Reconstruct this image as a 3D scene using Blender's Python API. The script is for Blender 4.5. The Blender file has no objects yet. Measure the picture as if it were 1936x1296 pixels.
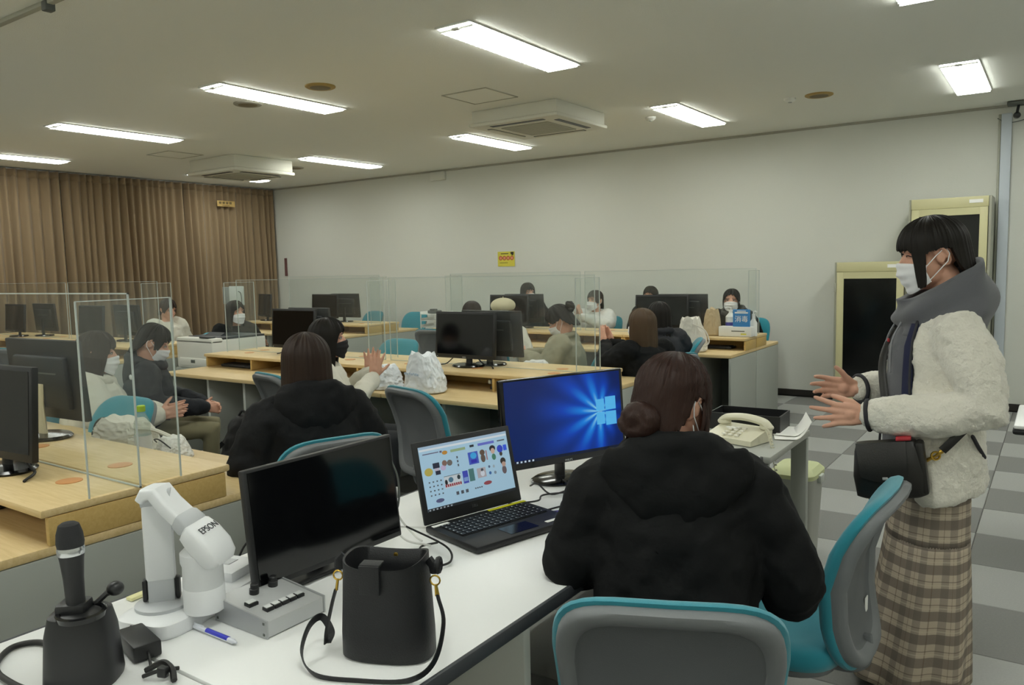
import bpy, bmesh, math, random
from mathutils import Vector, Matrix, Euler, noise
R = math.radians
V = Vector
random.seed(7)
scene = bpy.context.scene
C = scene.collection

# ------------------------------------------------------------------ camera, world, exposure
def set_camera():
    yaw, pitch, roll = R(34.8), R(5.4), R(-1.27)
    cy, sy, cp, sp = math.cos(yaw), math.sin(yaw), math.cos(pitch), math.sin(pitch)
    f = V((-sy*cp, cy*cp, -sp)); r = V((cy, sy, 0)); u = r.cross(f)
    c, s = math.cos(roll), math.sin(roll)
    r2 = c*r + s*u; u2 = -s*r + c*u
    m = Matrix((r2, u2, -f)).transposed().to_4x4()
    m.translation = V((0, 0, 1.47))
    cam = bpy.data.cameras.new('camera'); cam.sensor_width = 36; cam.sensor_fit = 'HORIZONTAL'
    cam.lens = 1490/1936*36; cam.clip_start = 0.02; cam.clip_end = 60
    o = bpy.data.objects.new('camera', cam); o.matrix_world = m; C.objects.link(o)
    scene.camera = o
set_camera()
w = bpy.data.worlds.new('world'); scene.world = w; w.use_nodes = True
w.node_tree.nodes['Background'].inputs[0].default_value = (0.9, 0.95, 1, 1)
w.node_tree.nodes['Background'].inputs[1].default_value = 0.05
vs = scene.view_settings
vs.view_transform = 'Standard'; vs.look = 'None'; vs.gamma = 1; vs.use_curve_mapping = False
vs.exposure = -0.08
LAMP = 22.0           # radiance of the lit fluorescent fittings
LAMP_COL = (0.97, 1.0, 0.93)
try:
    scene.cycles.max_bounces = 10; scene.cycles.transparent_max_bounces = 24
    scene.cycles.diffuse_bounces = 5; scene.cycles.glossy_bounces = 3
    scene.cycles.sample_clamp_indirect = 6
except Exception: pass

# ------------------------------------------------------------------ materials
MATS = {}
def srgb(h):
    out = []
    for i in (0, 2, 4):
        v = int(h[i:i+2], 16)/255
        out.append(v/12.92 if v <= .04045 else ((v+.055)/1.055)**2.4)
    return (*out, 1)
def mat(name, col, rough=.6, metal=0, bump=0, bscale=200, var=0, vscale=8, spec=.5, sheen=0, stretch=None, coat=0, trans=0):
    if name in MATS: return MATS[name]
    m = bpy.data.materials.new(name); MATS[name] = m; m.use_nodes = True
    nt = m.node_tree; b = nt.nodes['Principled BSDF']
    c = srgb(col) if isinstance(col, str) else col
    b.inputs['Base Color'].default_value = c
    b.inputs['Roughness'].default_value = rough; b.inputs['Metallic'].default_value = metal
    b.inputs['Specular IOR Level'].default_value = spec
    if sheen: b.inputs['Sheen Weight'].default_value = sheen; b.inputs['Sheen Roughness'].default_value = .5
    if coat: b.inputs['Coat Weight'].default_value = coat
    if trans: b.inputs['Transmission Weight'].default_value = trans
    if bump or var:
        tc = nt.nodes.new('ShaderNodeTexCoord'); src = tc.outputs['Object']
        if stretch:
            mp = nt.nodes.new('ShaderNodeMapping'); mp.inputs['Scale'].default_value = stretch
            nt.links.new(src, mp.inputs[0]); src = mp.outputs[0]
    if bump:
        n = nt.nodes.new('ShaderNodeTexNoise'); n.inputs['Scale'].default_value = bscale; n.inputs['Detail'].default_value = 3
        nt.links.new(src, n.inputs['Vector'])
        bp = nt.nodes.new('ShaderNodeBump'); bp.inputs['Strength'].default_value = bump; bp.inputs['Distance'].default_value = .004
        nt.links.new(n.outputs['Fac'], bp.inputs['Height']); nt.links.new(bp.outputs[0], b.inputs['Normal'])
    if var:
        n = nt.nodes.new('ShaderNodeTexNoise'); n.inputs['Scale'].default_value = vscale; n.inputs['Detail'].default_value = 5
        nt.links.new(src, n.inputs['Vector'])
        mx = nt.nodes.new('ShaderNodeMix'); mx.data_type = 'RGBA'
        mx.inputs['A'].default_value = tuple(x*(1-var) for x in c[:3])+(1,)
        mx.inputs['B'].default_value = tuple(min(1, x*(1+var)) for x in c[:3])+(1,)
        nt.links.new(n.outputs['Fac'], mx.inputs['Factor']); nt.links.new(mx.outputs['Result'], b.inputs['Base Color'])
    return m
def emit(name, col, strength):
    if name in MATS: return MATS[name]
    m = bpy.data.materials.new(name); MATS[name] = m; m.use_nodes = True
    b = m.node_tree.nodes['Principled BSDF']
    c = srgb(col) if isinstance(col, str) else (*col[:3], 1)
    b.inputs['Base Color'].default_value = tuple(x*.3 for x in c[:3])+(1,)
    b.inputs['Emission Color'].default_value = c; b.inputs['Emission Strength'].default_value = strength
    return m
def wood(name, c1, c2, rough=.42):
    m = mat(name, c1, rough, spec=.4); nt = m.node_tree; b = nt.nodes['Principled BSDF']
    tc = nt.nodes.new('ShaderNodeTexCoord'); mp = nt.nodes.new('ShaderNodeMapping')
    mp.inputs['Scale'].default_value = (1.2, 14, 14); nt.links.new(tc.outputs['Object'], mp.inputs[0])
    n = nt.nodes.new('ShaderNodeTexNoise'); n.inputs['Scale'].default_value = 6; n.inputs['Detail'].default_value = 6; n.inputs['Distortion'].default_value = .6
    nt.links.new(mp.outputs[0], n.inputs['Vector'])
    cr = nt.nodes.new('ShaderNodeValToRGB'); cr.color_ramp.elements[0].position = .35; cr.color_ramp.elements[1].position = .7
    cr.color_ramp.elements[0].color = srgb(c1); cr.color_ramp.elements[1].color = srgb(c2)
    nt.links.new(n.outputs['Fac'], cr.inputs[0]); nt.links.new(cr.outputs[0], b.inputs['Base Color'])
    return m
def acrylic(name, tint=(.97, .985, .98), haze=.022, gloss=.025):
    m = bpy.data.materials.new(name); MATS[name] = m; m.use_nodes = True
    nt = m.node_tree; nt.nodes.clear()
    out = nt.nodes.new('ShaderNodeOutputMaterial'); tr = nt.nodes.new('ShaderNodeBsdfTransparent'); tr.inputs[0].default_value = (*tint, 1)
    gl = nt.nodes.new('ShaderNodeBsdfGlossy'); gl.inputs['Roughness'].default_value = .03
    df = nt.nodes.new('ShaderNodeBsdfDiffuse'); df.inputs[0].default_value = (.8, .82, .8, 1)
    m1 = nt.nodes.new('ShaderNodeMixShader'); m1.inputs[0].default_value = gloss
    m2 = nt.nodes.new('ShaderNodeMixShader'); m2.inputs[0].default_value = haze
    nt.links.new(tr.outputs[0], m1.inputs[1]); nt.links.new(gl.outputs[0], m1.inputs[2])
    nt.links.new(m1.outputs[0], m2.inputs[1]); nt.links.new(df.outputs[0], m2.inputs[2]); nt.links.new(m2.outputs[0], out.inputs[0])
    return m

# ------------------------------------------------------------------ geometry collector
def basis(d, up=V((0, 0, 1))):
    d = d.normalized()
    if abs(d.dot(up)) > .99: up = V((1, 0, 0))
    a = up.cross(d).normalized(); return a, d.cross(a).normalized()
class G:
    def __init__(s): s.v = []; s.f = []; s.uv = {}; s.mi = []; s.cur = 0
    def _add(s, vs, fs, M=None):
        o = len(s.v)
        s.v += [(M @ V(p)) if M else V(p) for p in vs]
        for f in fs: s.f.append(tuple(i+o for i in f)); s.mi.append(s.cur)
        return o
    def box(s, c, size, M=None, bevel=0, seg=2):
        x, y, z = (k/2 for k in size)
        vs = [(i*x, j*y, k*z) for i in (-1, 1) for j in (-1, 1) for k in (-1, 1)]
        fs = [(0, 1, 3, 2), (4, 6, 7, 5), (0, 4, 5, 1), (2, 3, 7, 6), (0, 2, 6, 4), (1, 5, 7, 3)]
        if bevel:
            bm = bmesh.new(); bv = [bm.verts.new(p) for p in vs]
            for f in fs: bm.faces.new([bv[i] for i in f])
            bmesh.ops.bevel(bm, geom=bm.edges[:], offset=min(bevel, min(size)*.49), segments=seg, profile=.5, affect='EDGES')
            bm.verts.index_update(); vs = [v.co.copy() for v in bm.verts]; fs = [tuple(v.index for v in f.verts) for f in bm.faces]; bm.free()
        T = Matrix.Translation(V(c))
        s._add(vs, fs, (M @ T) if M else T); return s
    def prism(s, poly, a0, a1, M=None, axis='z'):
        n = len(poly)
        def mk(p, a): return (p[0], p[1], a) if axis == 'z' else ((p[0], a, p[1]) if axis == 'y' else (a, p[0], p[1]))
        vs = [mk(p, a0) for p in poly]+[mk(p, a1) for p in poly]
        fs = [tuple(range(n))[::-1], tuple(range(n, 2*n))]+[(i, (i+1) % n, n+(i+1) % n, n+i) for i in range(n)]
        s._add(vs, fs, M); return s
    def tube(s, pts, r, n=8, caps=True, M=None, up=V((0, 0, 1)), closed=False, round_=False):
        pts = [V(p) for p in pts]; k = len(pts)
        if not isinstance(r, (list, tuple)): r = [r]*k
        r = [(q, q) if not isinstance(q, (list, tuple)) else q for q in r]
        if round_:
            d0 = (pts[0]-pts[1]).normalized(); d1 = (pts[-1]-pts[-2]).normalized()
            def m(q, f): return (q[0]*f, q[1]*f)
            a = r[0]; b = r[-1]; ra = min(a); rb = min(b)
            pts = [pts[0]+d0*ra*.95, pts[0]+d0*ra*.75]+pts+[pts[-1]+d1*rb*.75, pts[-1]+d1*rb*.95]
            r = [m(a, .3), m(a, .72)]+r+[m(b, .72), m(b, .3)]; k = len(pts)
        vs = []; fs = []; pa = None
        for i in range(k):
            if closed: d = pts[(i+1) % k]-pts[i-1]
            else: d = pts[min(i+1, k-1)]-pts[max(i-1, 0)]
            if d.length < 1e-9: d = V((0, 0, 1))
            d.normalize()
            if pa is None: a, b = basis(d, up)
            else:
                a = pa-d*pa.dot(d)
                a = a.normalized() if a.length > 1e-6 else basis(d, up)[0]
                b = d.cross(a)
            pa = a
            for j in range(n):
                t = 2*math.pi*j/n
                vs.append(pts[i]+a*(math.cos(t)*r[i][0])+b*(math.sin(t)*r[i][1]))
        for i in range(k if closed else k-1):
            i2 = (i+1) % k
            for j in range(n): fs.append((i*n+j, i*n+(j+1) % n, i2*n+(j+1) % n, i2*n+j))
        if caps and not closed: fs.append(tuple(range(n))[::-1]); fs.append(tuple(range((k-1)*n, k*n)))
        s._add(vs, fs, M); return s
    def lathe(s, prof, n=20, M=None, cap=True):
        vs = []; fs = []; k = len(prof)
        for r_, z in prof:
            for j in range(n): t = 2*math.pi*j/n; vs.append((r_*math.cos(t), r_*math.sin(t), z))
        for i in range(k-1):
            for j in range(n): fs.append((i*n+j, i*n+(j+1) % n, (i+1)*n+(j+1) % n, (i+1)*n+j))
        if cap: fs.append(tuple(range(n))[::-1]); fs.append(tuple(range((k-1)*n, k*n)))
        s._add(vs, fs, M); return s
    def ell(s, c, r, M=None, seg=16, rings=10, rot=None):
        if not isinstance(r, (tuple, list)): r = (r, r, r)
        T = Matrix.Translation(V(c))
        if rot: T = T @ Euler(rot).to_matrix().to_4x4()
        T = (M @ T) if M else T
        vs = [(0, 0, r[2])]; fs = []
        for i in range(1, rings):
            th = math.pi*i/rings
            for j in range(seg): t = 2*math.pi*j/seg; vs.append((r[0]*math.sin(th)*math.cos(t), r[1]*math.sin(th)*math.sin(t), r[2]*math.cos(th)))
        vs.append((0, 0, -r[2])); e = len(vs)-1
        for j in range(seg): fs.append((0, 1+j, 1+(j+1) % seg))
        for i in range(rings-2):
            for j in range(seg): a = 1+i*seg; fs.append((a+j, a+seg+j, a+seg+(j+1) % seg, a+(j+1) % seg))
        a = 1+(rings-2)*seg
        for j in range(seg): fs.append((a+j, e, a+(j+1) % seg))
        s._add(vs, fs, T); return s
    def loft(s, rings, caps=True, M=None):
        n = len(rings[0]); vs = [p for r_ in rings for p in r_]; fs = []
        for i in range(len(rings)-1):
            for j in range(n): fs.append((i*n+j, i*n+(j+1) % n, (i+1)*n+(j+1) % n, (i+1)*n+j))
        if caps: fs.append(tuple(range(n))[::-1]); fs.append(tuple(range((len(rings)-1)*n, len(rings)*n)))
        s._add(vs, fs, M); return s
    def rings(s, lst, n=24, M=None, power=2.0):
        """lst of (cx, cy, cz, rx, ry[, tiltx]) elliptical rings, lofted"""
        out = []
        for q in lst:
            cx, cy, cz, rx, ry = q[:5]; tl = q[5] if len(q) > 5 else 0
            ring = []
            for j in range(n):
                t = 2*math.pi*j/n; ct, st = math.cos(t), math.sin(t)
                e = 2/power
                x = rx*math.copysign(abs(ct)**e, ct); y = ry*math.copysign(abs(st)**e, st)
                ring.append(V((cx+x, cy+y*math.cos(tl), cz+y*math.sin(tl))))
            out.append(ring)
        return s.loft(out, True, M)
    def sheet(s, fn, nu, nv, thick=None, closed=False, M=None, uv=None):
        """fn(u,v,k) with k=0 outer side, 1 inner side; closed wraps in u"""
        ks = (0, 1) if thick else (0,)
        vs = []; nn = nu if closed else nu+1
        for k in ks:
            for i in range(nv+1):
                for j in range(nn): vs.append(fn(j/nu, i/nv, k))
        fs = []; L = nn*(nv+1)
        def q(k, i, j): return k*L+i*nn+(j % nn)
        for k in ks:
            for i in range(nv):
                for j in range(nu):
                    f = (q(k, i, j), q(k, i, j+1), q(k, i+1, j+1), q(k, i+1, j)); fs.append(f if k == 0 else f[::-1])
        if thick:
            for j in range(nu):
                fs.append((q(0, 0, j+1), q(0, 0, j), q(1, 0, j), q(1, 0, j+1))); fs.append((q(0, nv, j), q(0, nv, j+1), q(1, nv, j+1), q(1, nv, j)))
            if not closed:
                for i in range(nv):
                    fs.append((q(0, i, 0), q(0, i+1, 0), q(1, i+1, 0), q(1, i, 0))); fs.append((q(0, i+1, nu), q(0, i, nu), q(1, i, nu), q(1, i+1, nu)))
        o = s._add(vs, fs, M)
        if uv:
            for k in ks:
                for i in range(nv+1):
                    for j in range(nn): s.uv[o+k*L+i*nn+j] = uv(j/nu, i/nv)
        return s
    def mesh(s, name, smooth=35):
        me = bpy.data.meshes.new(name); me.from_pydata([tuple(p) for p in s.v], [], s.f)
        if smooth is not None:
            me.polygons.foreach_set('use_smooth', [True]*len(me.polygons))
            if smooth < 180: me.set_sharp_from_angle(angle=R(smooth))
        if s.uv:
            l = me.uv_layers.new(name='UVMap')
            for lp in me.loops: l.data[lp.index].uv = s.uv.get(lp.vertex_index, (0, 0))
        if any(s.mi): me.polygons.foreach_set('material_index', s.mi)
        return me
    def build(s, name, m, parent=None, smooth=35, loc=None, rot=None, mods=None):
        me = s.mesh(name, smooth)
        for k in (m if isinstance(m, (list, tuple)) else [m]): me.materials.append(k)
        me.update()
        o = bpy.data.objects.new(name, me); C.objects.link(o)
        if loc: o.location = loc
        if rot: o.rotation_euler = rot
        if parent: o.parent = parent
        return o
    def fuse(s, name, m, parent=None, voxel=.008, smooth=3, dec=1.0, disp=None, smooth2=0, shade=180):
        """union of everything collected, as one continuous surface"""
        me = s.mesh('tmp', None)
        t = bpy.data.objects.new('tmp', me); C.objects.link(t)
        md = t.modifiers.new('r', 'REMESH'); md.mode = 'VOXEL'; md.voxel_size = voxel; md.adaptivity = 0
        if smooth: md = t.modifiers.new('s', 'SMOOTH'); md.iterations = smooth; md.factor = .5
        for (st, size, depth) in (disp or []):
            tx = bpy.data.textures.new('folds', 'CLOUDS'); tx.noise_scale = size; tx.noise_depth = depth
            md = t.modifiers.new('d', 'DISPLACE'); md.texture = tx; md.strength = st; md.mid_level = .5; md.texture_coords = 'LOCAL'
        if smooth2: md = t.modifiers.new('s2', 'SMOOTH'); md.iterations = smooth2; md.factor = .5
        if dec < 1: md = t.modifiers.new('c', 'DECIMATE'); md.ratio = dec
        dg = bpy.context.evaluated_depsgraph_get()
        out = bpy.data.meshes.new_from_object(t.evaluated_get(dg)); out.name = name
        bpy.data.objects.remove(t); bpy.data.meshes.remove(me)
        out.polygons.foreach_set('use_smooth', [True]*len(out.polygons))
        out.materials.clear(); out.materials.append(m)
        o = bpy.data.objects.new(name, out); C.objects.link(o)
        if parent: o.parent = parent
        return o

def tag(o, label=None, cat=None, group=None, kind=None):
    if label: o['label'] = label
    if cat: o['category'] = cat
    if group: o['group'] = group
    if kind: o['kind'] = kind
    return o
def thing(name, label, cat, loc=(0, 0, 0), rz=0, group=None):
    o = bpy.data.objects.new(name, None); C.objects.link(o); o.empty_display_size = .1
    o.location = loc; o.rotation_euler = (0, 0, rz)
    return tag(o, label, cat, group)
def dup(root, loc=None, rz=None, label=None, group=None):
    def cp(o, par):
        c = o.copy(); C.objects.link(c); c.parent = par
        for ch in KIDS.get(o.name) or [k for k in o.children]: cp(ch, c)
        return c
    r = cp(root, None)
    if loc is not None: r.location = loc
    if rz is not None: r.rotation_euler = (0, 0, rz)
    if label: r['label'] = label
    if group: r['group'] = group
    return r
KIDS = {}
def bez(pts, n=12):
    """smooth path through points (Catmull-Rom)"""
    P = [V(p) for p in pts]; P = [2*P[0]-P[1]]+P+[2*P[-1]-P[-2]]; out = []
    for i in range(1, len(P)-2):
        a, b, c, d = P[i-1:i+3]
        for k in range(n):
            t = k/n
            out.append(.5*((2*b)+(c-a)*t+(2*a-5*b+4*c-d)*t*t+(3*b-a-3*c+d)*t**3))
    out.append(P[-2]); return out
def text_mesh(body, size, M, g_name, m, parent, depth=.0005, align='CENTER'):
    cu = bpy.data.curves.new('t', 'FONT'); cu.body = body; cu.size = size; cu.extrude = depth; cu.align_x = align; cu.align_y = 'CENTER'
    t = bpy.data.objects.new('t', cu); C.objects.link(t)
    me = bpy.data.meshes.new_from_object(t.evaluated_get(bpy.context.evaluated_depsgraph_get()))
    bpy.data.objects.remove(t); me.name = g_name; me.transform(M); me.materials.clear(); me.materials.append(m)
    o = bpy.data.objects.new(g_name, me); C.objects.link(o)
    if parent: o.parent = parent
    return o
# ------------------------------------------------------------------ palette
M_wall = mat('wallpaper', 'D7D8D0', .85, bump=.25, bscale=120, spec=.2)
M_ceil = mat('ceiling_board', 'ECEDE6', .9, bump=.35, bscale=160, spec=.2)
M_base = mat('dark_vinyl', '2A2622', .5)
M_carpA = mat('carpet_dark', '888886', .95, bump=.7, bscale=500, var=.10, vscale=120, spec=.1)
M_carpB = mat('carpet_light', 'A9AAA7', .95, bump=.7, bscale=500, var=.08, vscale=120, spec=.1)
M_maple = wood('maple_laminate', 'CFB582', 'DBC394')
M_mapleE = wood('maple_edge', 'C2A262', 'CCAE70')
M_grey = mat('grey_steel_panel', 'A3A7A1', .55, bump=.05, bscale=400)
M_dgrey = mat('dark_grey_panel', '5C605C', .6)
M_leg = mat('pale_grey_leg', 'B9BDB8', .5)
M_black = mat('black_plastic', '17181A', .42)
M_blackg = mat('black_gloss', '0C0D0F', .16)
M_screen = mat('screen_off', '08090B', .09, spec=.6)
M_white = mat('white_plastic', 'E6E7E3', .4)
M_whitetop = mat('white_laminate', 'ECEDEC', .38)
M_teal = mat('teal_fabric', '1F8596', .85, bump=.3, bscale=700, sheen=.3)
M_chair = mat('grey_shell', '74777A', .5, bump=.12, bscale=600)
M_cream = mat('cream_enamel', 'C6C196', .5)
M_creamg = mat('grey_enamel', 'A5A596', .5)
M_glass = mat('dark_cabinet_glass', '0E0F0F', .12)
M_curt = mat('brown_curtain', '887459', .9, bump=.3, bscale=400, sheen=.2)
M_copper = mat('copper_cap', 'C98F5A', .5)
M_gold = mat('brass', 'C9A54A', .3, metal=1)
M_silver = mat('brushed_silver', 'C3C5C4', .35, metal=.6)
M_acr = acrylic('clear_acrylic')
M_acre = mat('acrylic_edge', 'BAC2BE', .3)
M_skin = mat('skin', 'D2A088', .55, var=.05, vscale=25)
M_paper = mat('paper', 'F0F0EC', .8)
M_cable = mat('cable_black', '131313', .5)
M_wcable = mat('cable_white', 'DADAD6', .5)

ZC = 2.885
# ------------------------------------------------------------------ room
def struct(name, g, m, parent=None, smooth=None):
    o = g.build(name, m, parent, smooth)
    if not parent: o['kind'] = 'structure'
    return o
XL, XR, YB, YF = -11.05, 3.2, 8.84, -3.0
floor = struct('floor', G().box(((XL+XR)/2, (YB+YF)/2, -.06), (XR-XL+.4, YB-YF+.4, .1)), mat('subfloor', '6E6C69', .9))
struct('ceiling', G().box(((XL+XR)/2, (YB+YF)/2, ZC+.05), (XR-XL+.4, YB-YF+.4, .1)), M_ceil)
wb = struct('wall_back', G().box(((XL+XR)/2, YB+.05, ZC/2), (XR-XL+.2, .1, ZC)), M_wall)
struct('wall_left', G().box((XL-.05, (YB+YF)/2, ZC/2), (.1, YB-YF, ZC)), M_wall)
struct('wall_right', G().box((XR+.05, (YB+YF)/2, ZC/2), (.1, YB-YF, ZC)), M_wall)
struct('wall_front', G().box(((XL+XR)/2, YF-.05, ZC/2), (XR-XL+.2, .1, ZC)), M_wall)
struct('baseboard_back', G().box(((XL+XR)/2, YB-.006, .035), (XR-XL, .012, .07), bevel=.003), M_base)
struct('baseboard_left', G().box((XL+.006, (YB+YF)/2, .035), (.012, YB-YF, .07), bevel=.003), M_base)
struct('baseboard_right', G().box((XR-.006, (YB+YF)/2, .035), (.012, YB-YF, .07), bevel=.003), M_base)
# wallpaper seams and the cornice line
struct('trim_1', G().box(((XL+XR)/2, YB-.008, ZC-.012), (XR-XL, .016, .024), bevel=.004), mat('cornice', 'A6A498', .7))
# carpet tiles
def carpet():
    tiles = {}
    for k in (0, 1):
        g = G().box((0, 0, -.005), (.4975, .4975, .01), bevel=.003, seg=1); tiles[k] = g.mesh('carpet_tile', None); tiles[k].materials.append((M_carpA, M_carpB)[k])
    rest = [G(), G()]
    for i in range(-22, 8):
        for j in range(-7, 18):
            x = -.32+.5*i+.25; y = .28+.5*j+.25; k = (i+j) % 2
            if x < XL+.1 or x > XR-.1 or y > YB-.1: continue
            if (-4.7 < x < 1.7 and y > 1.8) or (-1.0 < x < .6 and y > .6):
                o = bpy.data.objects.new('carpet_tile', tiles[k]); C.objects.link(o); o.location = (x, y, 0); o.parent = floor
            else: rest[k].box((x, y, -.005), (.4975, .4975, .01))
    for k in (0, 1):
        o = rest[k].build('carpet_tile_field', (M_carpA, M_carpB)[k], floor, None); o['kind'] = 'stuff'
carpet()
# back strip of floor under the wall
# curtain
def curtain(y0, y1, seed, label):
    rnd = random.Random(seed); n = int((y1-y0)*9); nu = n*10
    ph = [rnd.uniform(.7, 1.3) for _ in range(n+2)]; am = [rnd.uniform(.55, 1.1) for _ in range(n+2)]
    xs = [0]
    for k in range(n): xs.append(xs[-1]+ph[k])
    tot = xs[-1]
    def fn(u, v, k):
        y = y0+(y1-y0)*u; s = u*tot; i = max(j for j in range(n+1) if xs[j] <= s+1e-6); i = min(i, n-1)
        t = (s-xs[i])/ph[i]
        gather = .65+.5*v
        a = .062*am[i]*gather*(1-math.cos(2*math.pi*t))
        sway = .012*math.sin(u*9+seed)*v
        return V((-11.0+a+k*.008, y+.02*math.sin(s*1.7)*v+sway, ZC-.03-v*(ZC-.10)))
    g = G().sheet(fn, nu, 14, thick=True)
    t = thing('curtain', label, 'curtain', group='brown curtains along the window wall')
    g.build('drape', M_curt, t, 180)
    def fp(u, v, k):
        p = fn(u, 0, 0); return V((p.x+.004+k*.006, p.y, ZC-.02-v*.1))
    G().sheet(fp, nu, 1, thick=True).build('pleated_heading', M_curt, t, 180)
    return t
curtain(7.15, 8.83, 1, 'brown pleated curtain nearest the white wall, with yellow tag')
curtain(5.35, 7.14, 2, 'brown pleated curtain in the middle of the window wall')
curtain(1.6, 5.34, 3, 'brown pleated curtain at the far left edge of the photo')
curtain(-2.8, 1.59, 5, 'brown pleated curtain beyond the left edge')
t = thing('curtain_tag', 'small yellow fabric tag with black writing on the curtain', 'tag', (-10.86, 7.8, 2.58))
G().box((0, 0, 0), (.006, .32, .09), bevel=.002).build('plate', mat('tag_yellow', 'B79A5E', .7), t)
g = G()
for k in range(4): 
    for (dy, dz, a, b) in ((0, .012, .04, .007), (0, 0, .042, .006), (0, -.012, .036, .007), (-.012, 0, .006, .034), (.014, 0, .006, .034)):
        g.box((.0036, -.105+k*.062+dy, dz+.012), (.001, a, b))
for k in range(6): g.box((.0036, -.06+k*.022, -.03), (.001, .014, .008))
g.build('lettering', M_black, t)
struct('trim_2', G().box((-10.75, 8.829, 1.57), (.05, .022, .30), bevel=.004), mat('maroon_strip', '6C4A48', .5))

# ------------------------------------------------------------------ ceiling fittings
M_lamp = emit('lamp_tube', LAMP_COL, LAMP)
M_lampw = mat('lamp_reflector', 'F2F2EE', .25, spec=.6)
def ceiling_light():
    t = thing('ceiling_light', 'x', 'ceiling light', group='fluorescent ceiling lights')
    # shallow trough hanging 6 cm below the ceiling, open downwards
    g = G()
    for s in (-1, 1):
        g.prism([(s*.125, -.055), (s*.13, -.055), (s*.085, 0), (s*.08, 0)], -.635, .635, axis='y')
    g.box((0, 0, -.004), (.19, 1.27, .008))
    g.build('housing', M_white, t, None)
    for s in (-1, 1): G().prism([(-.128, -.055), (.128, -.055), (.085, 0), (-.085, 0)], s*.637-.006, s*.637+.006, axis='y').build('end_cap', M_white, t, None)
    g = G().box((0, 0, -.057), (.236, 1.2, .024)); g.build('lamp_panel', M_lamp, t, None)
    lv = G()
    for k in range(25): lv.box((0, -.6+.05*k, -.066), (.246, .003, .012))
    lv.build('louver', M_lampw, t, None)
    sk = G().box((0, -.60, -.066), (.05, .03, .014), bevel=.003); sk.build('socket', mat('socket_grey', 'C9C9C4', .4), t)
    return t
cl = ceiling_light()
cols = {-10.02: 'nearest the curtain', -7.68: 'second from the curtain', -5.27: 'third from the curtain', -2.94: 'fourth from the curtain', -.655: 'right of the others', 1.7: 'beyond the right edge'}
rows = {-2.1: 'behind the camera', .83: 'row above the near desks', 3.70+.63: 'near row in view', 6.66+.63: 'far row by the white wall'}
first = True
for x, cn in cols.items():
    for y, rn in rows.items():
        lab = 'lit fluorescent ceiling light, %s, %s' % (rn, cn)
        if first: cl.location = (x, y, ZC+.045); cl['label'] = lab; first = False
        else: dup(cl, (x, y, ZC+.045), 0, lab)
# air conditioner cassettes
def cassette(x, y, label, drop=1.0):
    t = thing('air_conditioner', label, 'air conditioner', (x, y, ZC), group='ceiling cassette air conditioners'); t.scale = (1, 1, drop)
    g = G().box((0, 0, -.05), (.90, .86, .10), bevel=.008); g.build('casing', mat('aircon_white', 'D6D5C8', .5), t)
    g = G().box((0, 0, -.115), (.94, .90, .03), bevel=.012); g.build('panel', MATS['aircon_white'], t)
    g = G().box((0, 0, -.133), (.50, .50, .008), bevel=.003); gr = g.build('intake_grille', mat('aircon_grille', 'AFAEA0', .6), t)
    g = G()
    for k in range(12): g.box((0, -.22+.04*k, -.1375), (.46, .006, .002))
    g.build('grille_slat', M_creamg, gr, None)
    for (cx, cy, a, b, m) in ((.36, 0, .05, .56, M_black), (-.36, 0, .05, .56, MATS['aircon_white']), (0, .36, .56, .05, MATS['aircon_white']), (0, -.36, .56, .05, M_black)):
        G().box((cx, cy, -.131), (a, b, .004)).build('air_slot', M_black if m is M_black else M_black, t, None)
        if m is not M_black: G().box((cx, cy, -.136), (a*.96, b*.96, .008), bevel=.003).build('louver_flap', m, t)
    return t
cassette(-3.98, 6.24, 'white ceiling cassette air conditioner above the middle of the room', 1.1)
cassette(-8.5, 6.36, 'white ceiling cassette air conditioner near the curtain', 1.45)
def hatch(x, y, lab):
    t = thing('ceiling_hatch', lab, 'hatch', (x, y, ZC), group='ceiling access hatches')
    g = G()
    for (cx, cy, a, b) in ((0, .22, .45, .012), (0, -.22, .45, .012), (.22, 0, .012, .45), (-.22, 0, .012, .45)): g.box((cx, cy, -.003), (a, b, .006))
    g.build('frame', M_creamg, t); G().box((0, 0, -.001), (.425, .425, .004)).build('lid', M_ceil, t)
hatch(-3.97, 5.33, 'square ceiling access hatch beside the middle air conditioner')
hatch(-8.6, 5.52, 'square ceiling access hatch beside the curtain air conditioner')
def disc(x, y, lab, m, r=.115):
    t = thing('ceiling_speaker', lab, 'speaker', (x, y, ZC))
    G().lathe([(r, 0), (r, -.008), (r*.9, -.014), (r*.88, -.014)], 24).build('rim', m, t)
    G().lathe([(r*.87, -.004), (r*.87, -.013), (r*.3, -.016)], 24).build('grille', mat(m.name+'_grille', srgb('7D7258'), .8, bump=.5, bscale=900), t)
disc(-4.69, 4.26, 'round brownish ceiling speaker right of a lit lamp', mat('speaker_tan', 'A88E52', .6))
disc(-5.62, 4.30, 'round grey ceiling vent left of the lamp row', mat('speaker_grey', '9A978A', .6))
disc(-8.53, 7.24, 'small round ceiling vent beside the curtain air conditioner', MATS['speaker_grey'])
disc(-1.74, 7.17, 'round tan ceiling speaker near the white wall, right side', MATS['speaker_tan'])
def detector(x, y, lab):
    t = thing('smoke_detector', lab, 'detector', (x, y, ZC), group='small ceiling detectors')
    G().lathe([(.05, 0), (.05, -.015), (.035, -.03), (.02, -.034)], 20).build('shell', M_ceil, t)
    G().lathe([(.018, -.03), (.018, -.038), (.01, -.04)], 12).build('sensor', M_grey, t)
detector(-1.98, 7.16, 'small square-looking ceiling detector left of the right speaker'); detector(-3.29, 7.15, 'small ceiling detector between two lamps')
t = thing('ceiling_track', 'thin ceiling rail in the top left corner', 'rail', (0, 0, ZC))
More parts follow.
